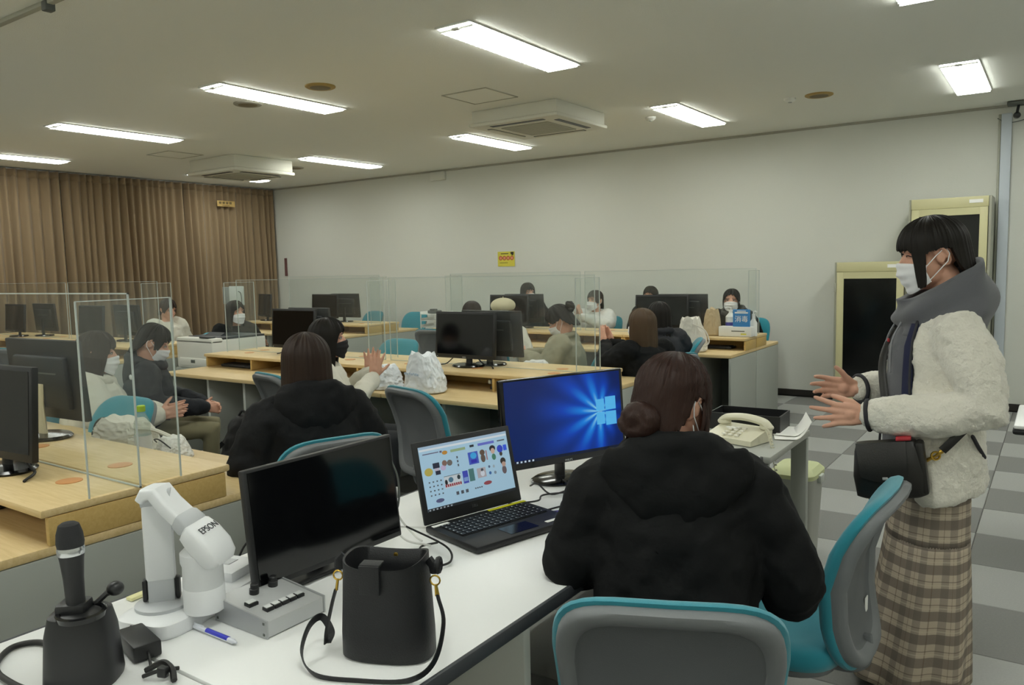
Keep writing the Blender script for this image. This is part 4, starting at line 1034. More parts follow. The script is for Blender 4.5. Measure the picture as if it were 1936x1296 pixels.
# ------------------------------------------------------------------ people
def hand(g, wr, dr, palm, idx, curl=.25, spread=.10, s=1.0, thumb_out=.8, curls=None, n=8):
    wr = V(wr); dr = V(dr).normalized(); palm = V(palm); palm = (palm-dr*palm.dot(dr)).normalized(); idx = V(idx); idx = (idx-dr*idx.dot(dr)-palm*idx.dot(palm)).normalized()
    offs = (.030, .010, -.010, -.028); lens = (.070, .078, .072, .056); meta = (.084, .087, .083, .076)
    for i in range(4):
        k = wr+(dr*meta[i]+idx*offs[i])*s
        g.tube([wr+idx*offs[i]*.55*s, wr+(dr*meta[i]*.5+idx*offs[i]*.85-palm*.002)*s, k], [.013*s, .0125*s, .0105*s], n, round_=True)
        c = curls[i] if curls else curl
        d = (dr+idx*(1.5-i)*spread).normalized(); p = k; pts = [p]; ang = c*.6
        for j, f in enumerate((.45, .31, .24)):
            dd = (d*math.cos(ang)+palm*math.sin(ang)).normalized(); p = p+dd*lens[i]*f*s; pts.append(p); ang += c*1.1
        g.tube(pts, [.0098*s, .0092*s, .0083*s, .0070*s], n, round_=True)
    g.ell(wr+(dr*.045)*s, .02*s)
    g.tube([wr+idx*.016*s+dr*.012*s, wr+(idx*.040+dr*.040+palm*.010)*s], [.014*s, .0125*s], n, round_=True)
    b = wr+(idx*.038+dr*.040+palm*.010)*s; d = (dr*.75+idx*thumb_out+palm*.35).normalized(); m = b+d*.034*s; d2 = (d+dr*.35).normalized()
    g.tube([b, m, m+d2*.028*s], [.0118*s, .0102*s, .0082*s], n, round_=True)
def head_geo(g, M, s=1.0):
    g.ell((0, -.012, .030), (.074, .092, .084), M, 20, 12); g.ell((0, .024, -.034), (.060, .066, .080), M, 20, 12)
    g.ell((0, .050, -.088), (.036, .034, .024), M); g.ell((0, .012, -.072), (.052, .05, .034), M)
    g.tube([(0, .082, .008), (0, .092, -.012), (0, .100, -.030)], [.006, .009, .012], 8, M=M, round_=True)
    g.ell((0, .090, -.064), (.020, .010, .007), M); g.ell((0, .088, -.072), (.018, .009, .006), M)
    for q in (-1, 1):
        g.ell((q*.033, .060, -.03), (.022, .022, .02), M); g.ell((q*.030, .070, .022), (.024, .012, .008), M)
        g.tube([V((q*(.072+.010*math.sin(a)), -.012-.020*math.cos(a), -.010+.030*math.sin(a*1.0-.6))) for a in [k*2*PI/12 for k in range(12)]], .0055, 6, M=M, closed=True)
        g.ell((q*.070, -.006, -.012), (.008, .016, .022), M)
def lerp_keys(keys, d):
    d = d % 360; ks = sorted(keys)
    ks = [(ks[-1][0]-360, ks[-1][1])]+ks+[(ks[0][0]+360, ks[0][1])]
    for (a, x), (b, y) in zip(ks, ks[1:]):
        if a <= d <= b: t = (d-a)/(b-a) if b > a else 0; return x+(y-x)*t
def hair_shell(g, M, keys, seed=0, nphi=96, nt=22, r=(.087, .107, .098), c=(0, -.008, .024), flare=.06, strand=.0045, thick=.012, rest=None, flow=None, tip=.008):
    def fn(u, v, k):
        deg = 360*u; ph = R(deg); zb = lerp_keys(keys, deg)-c[2]
        rx, ry, rz = (q-thick*k for q in r)
        lim = max(-1, min(1, zb/r[2])); the = math.acos(lim) if zb > 0 else PI/2
        La = the*.1; Lb = max(0, -zb); tot = La+Lb; sv = v*tot
        nz = noise.noise(V((math.cos(ph)*9+seed, math.sin(ph)*9, seed+v*.8)))*strand+noise.noise(V((math.cos(ph)*26+seed, math.sin(ph)*26, v*.7)))*strand*.7
        if flow is not None:
            q = V((math.sin(ph)*math.sin(the*min(1, v*tot/max(La, 1e-6))), math.cos(ph)*math.sin(the*min(1, v*tot/max(La, 1e-6))), math.cos(the*min(1, v*tot/max(La, 1e-6)))-(max(0, v*tot-La)*6)))
            fa = V(flow).normalized(); e1, e2 = basis(fa); q.normalize(); an = math.atan2(q.dot(e2), q.dot(e1)); ds = q.dot(fa)
            nz = (noise.noise(V((math.cos(an)*7+seed, math.sin(an)*7, ds*.5)))*.7+noise.noise(V((math.cos(an)*22+seed, math.sin(an)*22, ds*.7)))*.6+noise.noise(V((math.cos(an)*55+seed, math.sin(an)*55, ds)))*.35)*strand
        if k: nz *= .3
        if sv <= La or Lb == 0:
            th = the*(sv/La if La else 0); p = V((rx*math.sin(th)*math.sin(ph), ry*math.sin(th)*math.cos(ph), rz*math.cos(th)))
            n_ = p.normalized(); p = p+n_*nz*min(1, th*1.5)
        else:
            dz = sv-La; f = 1+flare*min(1, dz/.12)-.25*max(0, dz-.22)
            p = V((rx*f*math.sin(ph), ry*f*math.cos(ph), -dz)); n_ = V((math.sin(ph), math.cos(ph), 0)); p = p+n_*nz
            if rest: p = rest(p, dz)
        p.z += noise.noise(V((math.cos(ph)*30, math.sin(ph)*30, seed)))*tip*v
        return V(c)+p
    g.sheet(fn, nphi, nt, thick=True, closed=True, M=M); return g
def make_mask(M, m, parent, w=68, loops=True):
    def fn(u, v, k):
        a = R(w)*(2*u-1); e = (2*u-1)**2
        z = -.012-.018*e+(-.108+.052*e)*v
        y0 = .006+(.113-.016*abs(v-.40)*2-.012*v)*1.0
        x = (.079-.006*v)*math.sin(a); y = -.012+(y0+.006)*math.cos(a)**.85 if math.cos(a) > 0 else 0
        y += .0022*math.sin(v*PI*7)*(1-e)+.004*math.exp(-((v-.16)/.22)**2)*max(0, math.cos(a))**5
        y -= .003*k; x *= (1-.03*k)
        return V((x, y+.004, z))
    g = G(); g.sheet(fn, 24, 18, thick=True, M=M); mk = g.build('face_mask', m, parent, 50)
    if loops:
        for q in (-1, 1):
            u = 1 if q > 0 else 0
            a, b = fn(u, .12, 0), fn(u, .9, 0)
            G().tube([a, a.lerp(V((q*.079, -.012, .012)), .6), V((q*.080, -.022, .016)), V((q*.082, -.030, -.006)), V((q*.080, -.022, -.030)), b], .0016, 5, M=M).build('ear_loop', m, mk)
    return mk
def face_bits(M, parent, closed=False, dark=None):
    dk = dark or mat('eye_dark', '1E1512', .3)
    for q in (-1, 1):
        if not closed: G().ell((q*.031, .0725, .001), (.0125, .008, .0062), M, 12, 8).build('eye', mat('eye_white', 'D8D0CA', .3), parent); G().ell((q*.031, .0785, .001), (.0062, .0032, .0058), M, 12, 8).build('iris', dk, parent)
        G().tube([(q*.017, .0785, .004), (q*.026, .0815, .0085), (q*.036, .0795, .0085), (q*.046, .0715, .003)], .0017, 5, M=M).build('eyelash', dk, parent)
        G().tube([(q*.015, .083, .021), (q*.028, .083, .0255), (q*.046, .072, .021)], [.0018, .0024, .0012], 5, M=M).build('eyebrow', mat('brow', '2A1F1A', .7), parent)
M_hairB = mat('hair_black', '17130F', .5, spec=.22, bump=.25, bscale=90, stretch=(6, 6, .6))
M_hairD = mat('hair_dark_brown', '2A1D16', .5, spec=.22, bump=.25, bscale=90, stretch=(6, 6, .6))
M_hairR = mat('hair_red_brown', '2C1A14', .5, spec=.22, bump=.25, bscale=90, stretch=(6, 6, .6), var=.25, vscale=14)
M_hairL = mat('hair_ash_brown', '4A3A2A', .5, spec=.22, bump=.25, bscale=90, stretch=(6, 6, .6))
M_maskw = mat('mask_white', 'EEEEF0', .8); M_maskb = mat('mask_black', '17171A', .8)
M_pantd = mat('trouser_dark', '26282C', .85); M_shoe = mat('shoe_dark', '1C1A1A', .5)
BOB = [(0, .038), (28, .036), (44, .012), (56, -.05), (62, -.12), (74, -.15), (110, -.17), (180, -.18), (250, -.17), (286, -.15), (298, -.12), (304, -.05), (316, .012), (332, .036)]
LONG = [(0, .062), (14, .050), (34, .026), (48, .002), (57, -.06), (64, -.16), (74, -.27), (110, -.33), (180, -.35), (250, -.33), (286, -.27), (296, -.16), (303, -.06), (312, .002), (326, .026), (346, .050)]
SHORT = [(0, .044), (30, .040), (46, .018), (56, -.035), (72, -.03), (82, .012), (104, .012), (116, -.06), (150, -.10), (180, -.105), (210, -.10), (244, -.06), (256, .012), (278, .012), (288, -.03), (304, -.035), (314, .018), (330, .040)]
TIED = [(0, .070), (25, .060), (45, .028), (60, .0), (80, .0), (100, -.01), (120, -.07), (150, -.10), (180, -.105), (210, -.10), (240, -.07), (260, -.01), (280, .0), (300, .0), (315, .025), (335, .05)]
def sleeve(g, pts, rad, n=16):
    P = bez(pts, 5); k = len(P); m = len(rad)-1; rr_ = []
    for i in range(k):
        f = i/(k-1)*m; j = min(int(f), m-1); rr_.append(rad[j]+(rad[j+1]-rad[j])*(f-j))
    g.tube(P, rr_, n, round_=True)
def person(label, head, facing, lean=.08, hyaw=0, hpitch=0, hroll=0, arms=None, top=None, bulk=1.0, hood=False, pants=None, hair=None, hairm=None, mask=None, eyes=True, voxel=.007, dec=.35, folds=.02, hands=True, hair_extra=None, legs=True, rest=None, flow=None, strand=.0055, hr=None, flare=.06, hoodw=0, shz=-.045, seat=.44, group=None, collar=None, sh=.165, nphi=80):
    """seated figure; head = world position of the head centre"""
    z = head[2]; s = (z-.10)/1.03
    L = lean; sp = V((0, math.sin(L), math.cos(L)))
    P0 = V((0, 0, seat+.075)); chestlen = (z-P0.z)/math.cos(L)*1.0-.135
    NB = P0+sp*chestlen; HC = NB+V((0, .022+.4*math.sin(L)*.13, .135)); HC.z = z
    rz = R(facing); off = Matrix.Rotation(rz, 3, 'Z') @ V((HC.x, HC.y, 0))
    root = thing('person', label, 'person', (head[0]-off.x, head[1]-off.y, 0), rz, group)
    Mh = Matrix.Translation(HC) @ Matrix.Rotation(R(hyaw), 4, 'Z') @ Matrix.Rotation(R(-hpitch), 4, 'X') @ Matrix.Rotation(R(hroll), 4, 'Y')
    SH = [NB+V((q*sh, -.01, shz)) for q in (-1, 1)]
    arms = arms or {}
    el = [V(arms.get('el'+k, (q*.25, .03+NB.y*.5, P0.z+.18))) for k, q in (('L', -1), ('R', 1))]
    wr = [V(arms.get('wr'+k, (q*.10, .26+NB.y*.4, P0.z+.15))) for k, q in (('L', -1), ('R', 1))]
    top = top or M_black
    g = G(); head_geo(g, Mh)
    g.tube([NB-sp*.06, NB+V((0, .0, .02)), Mh @ V((0, -.022, -.075))], [.062, .052, .050], 14, round_=True)
    TM = Matrix.Translation(P0) @ Matrix.Rotation(-L, 4, 'X')
    c = chestlen
    g.rings([(0, 0, -.07, .11, .08), (0, 0, -.02, .155, .105), (0, 0, c*.3, .125, .09), (0, .01, c*.7, .145, .095), (0, 0, c*.9, .14, .075), (0, 0, c, .06, .05)], 20, TM)
    for i in (0, 1):
        g.tube([SH[i], el[i], wr[i]], [.042, .036, .025], 10, round_=True)
        if hands:
            q = (-1, 1)[i]; k = 'LR'[i]
            d = arms.get('dir'+k, tuple((wr[i]-el[i]).normalized())); pn = arms.get('palm'+k, (-q, 0, -.4)); ix = arms.get('idx'+k, (0, .1, 1))
            hand(g, wr[i], d, pn, ix, arms.get('curl', .35), arms.get('spread', .06), .95)
    K = [V((q*.10, .40, seat+.055)) for q in (-1, 1)]; A = [V((q*.10, .36, .08)) for q in (-1, 1)]
    for i, q in enumerate((-1, 1)):
        g.tube([V((q*.085, .0, P0.z-.005)), K[i], A[i]], [.072, .052, .036], 12, round_=True); g.tube([A[i]+V((0, -.03, -.04)), A[i]+V((0, .12, -.05))], [.034, .028], 8, round_=True)
    body = g.fuse('body', M_skin, root, voxel, 2, dec)
    # upper garment
    g = G(); b = bulk
    g.rings([(0, 0, -.09, .17*b, .125*b), (0, 0, -.05, .185*b, .14*b), (0, 0, c*.3, .165*b, .125*b), (0, .008, c*.65, .178*b, .13*b), (0, 0, c*.86, .165*b, .105*b), (0, 0, c*.95, .115, .088), (0, 0, c*1.0, .072, .070)], 24, TM)
    for i in (0, 1):
        fr = .93
        we = el[i].lerp(wr[i], .96)
        g.ell(SH[i]+V(((1, -1)[i]*.015, 0, -.012)), .078*b); sleeve(g, [SH[i].lerp(V((0, SH[i].y, SH[i].z)), .4), SH[i], SH[i].lerp(el[i], .55)+V(((-1, 1)[i]*.012, -.01, 0)), el[i], el[i].lerp(wr[i], .5), we], [.06*b, .074*b, .070*b, .066*b, .055*b, .043*b])
    if collar: g.tube([NB+V((.085*math.cos(a), .078*math.sin(a)-.005, .01+.015*math.sin(-a))) for a in [k*PI/8 for k in range(16)]], collar, 10, closed=True)
    garment = g.fuse('jacket', top, root, max(voxel, .009), 4, max(dec, .4), [(folds*1.3, .13, 1), (folds*.85, .05, 1)], 1)
    if hood:
        g = G(); hb = NB; w_ = .135+.03*(bulk-1)+hoodw
        g.sheet(lambda u, v, k: hb+V(((w_+.035*math.sin(v*PI))*math.sin((u-.5)*2.5)*(1-.42*v*v), -.055-.105*math.cos((u-.5)*2.5)*(.75+.35*math.sin(v*2.2))+.02*v+(.030 if k else 0), .045-.20*v+.03*(2*u-1)**2*v)), 28, 14, thick=True)
        g.tube([hb+V((.108*math.cos(a), .088*math.sin(a)-.022, .018-.034*math.sin(a))) for a in [k*PI/10 for k in range(20)]], .034, 10, closed=True)
        g.fuse('hood', top if hood is True else hood, root, .009, 4, .6, [(.026, .11, 1), (.010, .035, 1)], 1)
    if legs:
        g = G(); g.ell((0, .0, P0.z-.01), (.175, .15, .09))
        for i, q in enumerate((-1, 1)): g.tube([V((q*.088, .0, P0.z-.005)), K[i], A[i]+V((0, 0, .02))], [.088, .070, .056], 12, round_=True)
        g.fuse('trousers', pants or M_pantd, root, .012, 3, .5, [(.012, .08, 1)], 1)
        for i, q in enumerate((-1, 1)):
            G().loft([[V((A[i].x+.042*f*math.cos(a), A[i].y+.045+.125*f*math.sin(a), zz)) for a in [k*PI/8 for k in range(16)]] for f, zz in ((.95, 0), (1, .015), (.95, .045), (.6, .075))]).build('shoe', M_shoe, root)
    if hair:
        g = hair_shell(G(), Mh, hair, seed=hash(label) % 17 if False else len(label)*.37, nphi=nphi, nt=20, rest=rest, flow=flow, strand=strand, tip=.022, flare=flare, **(dict(r=hr) if hr else (dict(r=(.083, .100, .094), thick=.008) if hair is SHORT else {})))
        h = g.build('hair', hairm or M_hairB, root, 70)
        if hair_extra: hair_extra(Mh, h, hairm or M_hairB)
    if mask: make_mask(Mh, mask, root, loops=voxel < .0095)
    if eyes: face_bits(Mh, root)
    return root, Mh
def lock(Mh, h, m, pts, r, name='hair_lock', n=10):
    P = bez(pts, 6); k = len(P); rr_ = [tuple(q*(.35+.65*math.sin(PI*min(1, .15+.85*i/(k-1)))) if i else q*.5 for q in (r if isinstance(r, tuple) else (r, r))) for i in range(k)]
    G().tube(P, rr_, n, M=Mh, round_=True).build(name, m, h, 180)
def bun(Mh, h, m, c, r, name='hair_bun'):
    g = G(); c = V(c)
    for k in range(5):
        a = k*2*PI/5; pts = [c+V((math.cos(a+t*1.3)*r*(.75-.35*t)*1.0, -r*.15-t*r*.55, math.sin(a+t*1.3)*r*(.75-.35*t))) for t in (0, .33, .66, 1)]
        g.tube(bez(pts, 4), r*.42, 10, M=Mh, round_=True)
    g.ell(c+V((0, -r*.2, 0)), (r*.85, r*.6, r*.85), Mh)
    g.build(name, m, h, 180)
M_coat = mat('black_coat', '0F1011', .8, bump=.25, bscale=60, spec=.2)
M_coat2 = mat('black_padded', '121315', .75, bump=.3, bscale=60, spec=.22)
M_creamc = mat('cream_coat', 'D6D3C6', .9, bump=.3, bscale=120)
M_khaki = mat('khaki_jacket', '8E8A74', .8, bump=.2, bscale=150)
M_whites = mat('white_knit', 'DCDCD8', .9, bump=.3, bscale=200)
M_hoodn = mat('navy_hoodie', '202329', .9, bump=.2, bscale=250)
M_grayp = mat('olive_trousers', '8A8468', .9)
# --- foreground woman in black coat with a low bun
def ex_p2(Mh, h, m):
    c = V((0, -.118, -.052)); g = G()
    # rolled chignon: a coil of hair laid flat against the nape
    P = []; rr_ = []
    for k in range(40):
        t = k/39; a = -2.6+t*2.3*PI; rad = .034-.020*t
        P.append(c+V((rad*1.35*math.cos(a), -.002-.012*t, rad*math.sin(a)))); rr_.append((.026-.008*t, .021-.005*t))
    g.tube(P, rr_, 14, M=Mh, round_=True); g.ell(c+V((-.004, .002, 0)), (.056, .032, .042), Mh); g.ell(c+V((.002, -.010, .002)), (.034, .026, .024), Mh)
    g.fuse('hair_bun', m, h, .004, 3, .6, [(.004, .012, 1)])
    lock(Mh, h, m, [(.075, .03, .0), (.083, .032, -.05), (.082, .030, -.10), (.076, .022, -.14)], (.013, .005)); lock(Mh, h, m, [(.03, -.085, -.09), (.02, -.09, -.12), (.01, -.085, -.14)], (.007, .003)); lock(Mh, h, m, [(.080, .012, .01), (.087, .010, -.04), (.083, .006, -.09)], (.006, .003))
    lock(Mh, h, m, [(-.04, -.08, -.09), (-.035, -.09, -.12), (-.03, -.085, -.135)], (.006, .003))
H2 = [(0, .05), (25, .045), (48, .0), (58, -.06), (70, -.05), (80, .016), (102, .016), (114, -.05), (135, -.085), (180, -.10), (225, -.085), (250, -.055), (258, .016), (280, .016), (290, -.05), (302, -.06), (318, .0), (335, .045)]
chair1 = chair(-.675, 1.54, 24, 'teal swivel chair with grey back in the foreground, woman in black sitting on it')
p2, Mh2 = person('person seen from behind in black hooded coat with brown hair in a low bun', (-.770, 1.80, 1.135), 24, lean=.20, hyaw=-38, hpitch=12, arms=dict(elL=(-.245, .10, .72), elR=(.285, .08, .70), wrL=(-.12, .38, .735), wrR=(.14, .36, .70)), top=M_coat, bulk=1.16, hood=True, hair=H2, hairm=M_hairR, hair_extra=ex_p2, mask=M_maskw, voxel=.005, dec=.25, folds=.026, nphi=200, sh=.165, shz=-.075, hoodw=.028, flow=(0, -1, -.35), strand=.0045)
ob = G().tube(bez([Mh2 @ V((.079, -.02, -.05)), Mh2 @ V((.085, -.02, -.075)), Mh2 @ V((.084, -.018, -.095))]), .0015, 5).build('earring', M_silver, p2)
# --- woman in black hooded coat, back turned, in the aisle
chair(-2.42, 2.06, 70, 'teal swivel chair behind the flat monitor, under the woman in a black padded coat')
person('person in black padded hooded coat with dark bob, seen from behind in the aisle', (-2.50, 2.13, 1.105), 68, lean=.10, hyaw=-6, top=M_coat2, bulk=1.26, hood=True, hair=BOB, hairm=M_hairD, eyes=True, mask=M_maskw, voxel=.006, dec=.25, folds=.026, nphi=140, hr=(.097, .114, .103), flare=.05, strand=.0028, shz=-.07, hoodw=.02, arms=dict(wrL=(-.12, .30, .68), wrR=(.12, .30, .68)))
# --- woman with black mask raising a hand
person('person with black mask and cream sleeve holding up an open hand', (-3.46, 3.12, 1.09), -46, lean=.05, hyaw=-4, top=M_creamc, bulk=1.1, hair=LONG, hairm=M_hairB, mask=M_maskb, voxel=.006, dec=.3, arms=dict(elL=(-.24, .12, .72), wrL=(-.13, .27, .86), dirL=(-.05, .1, 1), palmL=(.9, -.1, 0), idxL=(-.2, 1, .0), elR=(.25, .16, .70), wrR=(.05, .30, .86), dirR=(0, .15, 1), palmR=(-1, .2, 0), idxR=(.1, 1, 0), curl=.08, spread=.16))
chair(-3.85, 3.32, -12, 'grey-backed teal chair under the woman with the black mask')
# --- left edge group behind the nearest desks
person('person in cream coat with long dark hair clapping beside the nearest desks', (-4.30, 2.22, 1.06), -36, lean=.10, hyaw=0, hpitch=5, top=M_creamc, bulk=1.2, hood=True, hair=LONG, hairm=M_hairD, mask=M_maskw, voxel=.006, dec=.3, arms=dict(elL=(-.24, .14, .70), wrL=(-.06, .36, .70), dirL=(.1, 1, .15), palmL=(1, 0, 0), idxL=(0, 0, 1), elR=(.25, .14, .70), wrR=(.06, .36, .70), dirR=(-.1, 1, .15), palmR=(-1, 0, 0), idxR=(0, 0, 1), curl=.12, spread=.10))
chair(-4.40, 2.20, -36, 'teal swivel chair under the person in cream coat at left')
p6, m6 = person('person in dark hooded sweatshirt looking down, short black hair, beige trousers', (-4.62, 2.74, 1.06), -36, lean=.14, hpitch=25, top=M_hoodn, bulk=1.12, hood=True, pants=M_grayp, hair=SHORT, hairm=M_hairB, mask=M_maskw, voxel=.006, dec=.3, arms=dict(elL=(-.25, .10, .70), wrL=(-.07, .36, .64), elR=(.25, .10, .70), wrR=(.07, .36, .64)))
G().ell((.165, -.034, .868), (.030, .008, .016), rot=(0, 0, R(18))).build('sleeve_logo', M_paper, p6)
chair(-4.70, 2.66, -36, 'teal swivel chair under the person in dark sweatshirt')
chair(-3.75, 1.81, 184, 'empty teal swivel chair facing the nearest desks, teal side visible')
# --- far left
person('person in white jacket seated at the curtain row, head turned down', (-8.15, 5.03, 1.10), -84, lean=.12, hyaw=-4, hpitch=18, top=M_creamc, bulk=1.15, hair=SHORT, hairm=M_hairD, mask=None, voxel=.009, dec=.4)
chair(-8.2, 5.05, -84, 'teal swivel chair under the person in white jacket by the curtain')
person('person in black with long dark hair and white mask behind the printer', (-6.88, 4.98, 1.085), -92, lean=.05, hyaw=4, top=M_coat, bulk=1.05, hair=LONG, hairm=M_hairB, mask=M_maskw, voxel=.009, dec=.4, arms=dict(elL=(-.24, .12, .72), wrL=(-.08, .33, .78), dirL=(.1, 1, .1), elR=(.24, .12, .72), wrR=(.06, .33, .78), dirR=(-.1, 1, .1), spread=.14, curl=.1))
chair(-6.95, 5.0, -92, 'teal swivel chair under the person in black behind the printer')
# --- behind the middle row
def ex_p9(Mh, h, m): bun(Mh, h, m, (.0, -.115, .045), .042)
person('person in khaki jacket with dark bun looking down behind the middle desks', (-3.14, 5.16, 1.065), 106, lean=.12, hyaw=6, hpitch=32, top=M_khaki, bulk=1.2, hair=TIED, hairm=M_hairB, hair_extra=ex_p9, mask=M_maskw, voxel=.008, dec=.35, collar=.026, arms=dict(elL=(-.26, .12, .74), wrL=(-.10, .34, .80), elR=(.26, .12, .74), wrR=(-.02, .34, .80)))
chair(-3.03, 5.20, 100, 'teal swivel chair under the person in khaki jacket')
person('person in black jacket with long ash brown hair clapping, seen from behind', (-2.44, 5.14, 1.045), 66, lean=.10, hyaw=8, top=M_coat, bulk=1.12, hair=LONG, hairm=M_hairL, mask=M_maskw, voxel=.008, dec=.35, arms=dict(elL=(-.26, .14, .78), wrL=(-.13, .33, .90), dirL=(.1, .5, 1), palmL=(1, 0, 0), idxL=(0, 1, -.3), elR=(.22, .14, .76), wrR=(-.06, .33, .90), dirR=(-.1, .5, 1), palmR=(-1, 0, 0), idxR=(0, 1, -.3), curl=.1))
chair(-2.36, 5.10, 66, 'teal swivel chair under the person with ash brown hair')
person('person with long black hair in dark jacket beside the white pouch', (-2.66, 5.92, 1.055), 62, lean=.08, top=mat('dark_jacket', '2A2B30', .85), bulk=1.12, collar=.03, hair=LONG, hairm=M_hairB, mask=None, voxel=.009, dec=.4)
chair(-2.64, 5.95, 112, 'teal swivel chair under the long-haired person beside the white pouch')
person('person with dark hair facing the white wall behind the middle monitor', (-4.78, 6.2, 1.035), 0, lean=.1, top=M_coat2, bulk=1.1, hair=BOB, hairm=M_hairD, mask=M_maskw, voxel=.010, dec=.4)
chair(-4.78, 6.15, 0, 'teal swivel chair under the dark-haired person behind the middle monitor')
def ex_hat(Mh, h, m):
    g = G(); g.ell((0, -.012, .062), (.105, .118, .068), Mh, 28, 14); g.lathe([(.004, .0), (.004, .012)], 8, Mh @ Matrix.Translation((0, -.01, .128))); g.build('beret', mat('cream_felt', 'CFC6A6', .95, bump=.3, bscale=300), h, 60)
person('person wearing a cream beret facing the white wall', (-3.97, 5.60, 1.085), 0, lean=.1, top=M_creamc, bulk=1.1, hair=BOB, hairm=M_hairL, hair_extra=ex_hat, mask=M_maskw, voxel=.010, dec=.4)
chair(-3.97, 5.55, 0, 'teal swivel chair under the person in the cream beret')
# --- far side of the wall row, facing the room
person('person in white knit with short wavy hair, hands raised, by the white wall', (-4.45, 8.12, 1.075), 178, lean=.05, hyaw=-14, top=M_whites, bulk=1.15, hair=SHORT, hairm=M_hairD, mask=M_maskw, voxel=.009, dec=.4, arms=dict(elL=(-.22, .16, .80), wrL=(.05, .27, .89), dirL=(.2, .1, 1), palmL=(1, 0, 0), idxL=(0, -1, .2), elR=(.28, .16, .80), wrR=(.13, .26, .89), dirR=(-.2, .1, 1), palmR=(-1, 0, 0), idxR=(0, -1, .2), curl=.15))
chair(-4.45, 8.14, 178, 'teal swivel chair under the person in white knit')
person('person with straight dark hair and white mask behind the wall row monitors', (-5.44, 8.20, 1.165), 226, lean=.03, hyaw=14, top=M_coat2, hair=BOB, hairm=M_hairB, mask=M_maskw, voxel=.010, dec=.4)
chair(-5.44, 8.22, 210, 'teal swivel chair under the person with straight dark hair')
person('person mostly hidden behind the right wall row monitor', (-3.84, 8.32, 1.115), 180, lean=.06, top=M_coat2, hair=SHORT, hairm=M_hairB, mask=M_maskw, voxel=.010, dec=.4)
chair(-3.84, 8.34, 180, 'teal swivel chair under the person hidden by the right monitor')
def ex17(Mh, h, m): lock(Mh, h, m, [(.06, .06, .05), (.078, .05, .0), (.08, .045, -.08)], (.012, .006)); lock(Mh, h, m, [(-.05, .07, .05), (-.074, .055, .0), (-.078, .045, -.09)], (.014, .006))
person('person in black coat with white mask at the aisle end of the wall row', (-2.86, 8.22, 1.08), 176, lean=.08, hyaw=18, top=M_coat, bulk=1.15, hood=mat('grey_hood', '4A4A48', .9), hair=TIED, hairm=M_hairB, hair_extra=ex17, mask=M_maskw, voxel=.009, dec=.4)
# --- empty chairs
chair(-.645, 2.245, 90, 'empty teal swivel chair turned sideways beside the standing woman')
chair(-2.68, 3.27, -14, 'empty grey-backed teal chair at the middle desks by the plastic bags')
chair(-4.70, 4.80, 182, 'empty teal chair on the far side of the middle desks')
chair(-5.27, 6.38, 4, 'empty grey-backed chair at the left end of the wall row')
chair(-2.74, 8.27, 184, 'teal swivel chair of the person at the aisle end of the wall row')
chair(-7.56, 8.22, 180, 'empty teal chair behind the curtain corner row, aisle end')
chair(-8.45, 8.25, 172, 'empty teal chair behind the curtain corner row, beside the monitors')
chair(-7.60, 3.40, 5, 'empty teal chair at the near side of the curtain row')
chair(-9.0, 5.2, 180, 'empty teal chair on the far side of the curtain row')
chair(-6.55, 5.55, 80, 'empty chair with teal back beside the person in black')
rm(chair0)
# ------------------------------------------------------------------ the standing woman
def plaid():
    m = bpy.data.materials.new('plaid_wool'); m.use_nodes = True; nt = m.node_tree; b = nt.nodes['Principled BSDF']; b.inputs['Roughness'].default_value = .9; b.inputs['Specular IOR Level'].default_value = .15
    tc = nt.nodes.new('ShaderNodeTexCoord'); sp = nt.nodes.new('ShaderNodeSeparateXYZ'); nt.links.new(tc.outputs['UV'], sp.inputs[0])
    def mth(op, a, b_=None):
        n = nt.nodes.new('ShaderNodeMath'); n.operation = op
        for i, q in enumerate((a, b_)):
            if q is None: continue
            if isinstance(q, (int, float)): n.inputs[i].default_value = q
            else: nt.links.new(q, n.inputs[i])
        return n.outputs[0]
    def band(x, per, lo, hi):
        f = mth('FRACT', mth('DIVIDE', x, per)); return mth('MULTIPLY', mth('GREATER_THAN', f, lo), mth('LESS_THAN', f, hi))
    def mix(a, b_, fac):
        n = nt.nodes.new('ShaderNodeMix'); n.data_type = 'RGBA'
        if isinstance(a, tuple): n.inputs['A'].default_value = a
        else: nt.links.new(a, n.inputs['A'])
        n.inputs['B'].default_value = b_; nt.links.new(fac, n.inputs['Factor']); return n.outputs['Result']
    u, v = sp.outputs[0], sp.outputs[1]; per = .074
    c = mix(srgb('BDAF9C'), srgb('857B72'), mth('MULTIPLY', band(u, per, .0, .42), .62))
    c = mix(c, srgb('665D57'), mth('MULTIPLY', band(v, per, .0, .42), .70))
    c = mix(c, srgb('6E5A50'), mth('MULTIPLY', band(u, per, .68, .72), .5)); c = mix(c, srgb('574A44'), mth('MULTIPLY', band(v, per, .68, .72), .55)); c = mix(c, srgb('C8BCA6'), mth('MULTIPLY', band(v, per, .52, .57), .5))
    nz = nt.nodes.new('ShaderNodeTexNoise'); nz.inputs['Scale'].default_value = 300; nt.links.new(tc.outputs['Object'], nz.inputs['Vector'])
    bp = nt.nodes.new('ShaderNodeBump'); bp.inputs['Strength'].default_value = .3; bp.inputs['Distance'].default_value = .002; nt.links.new(nz.outputs['Fac'], bp.inputs['Height']); nt.links.new(bp.outputs[0], b.inputs['Normal'])
    nt.links.new(c, b.inputs['Base Color']); return m
M_plaid = plaid()
M_fleece = mat('cream_fleece', 'E0DCD0', .95, bump=1.0, bscale=110, spec=.1, sheen=.4)
M_sweat = mat('grey_sweat', '5C5D62', .95, bump=.25, bscale=300, sheen=.2)
M_trim = mat('dark_trim', '26262C', .7)
P1 = thing('person', 'person standing in cream fleece jacket, grey hood, plaid skirt and white mask', 'person', (-.303, 2.921, 0), R(107.5))
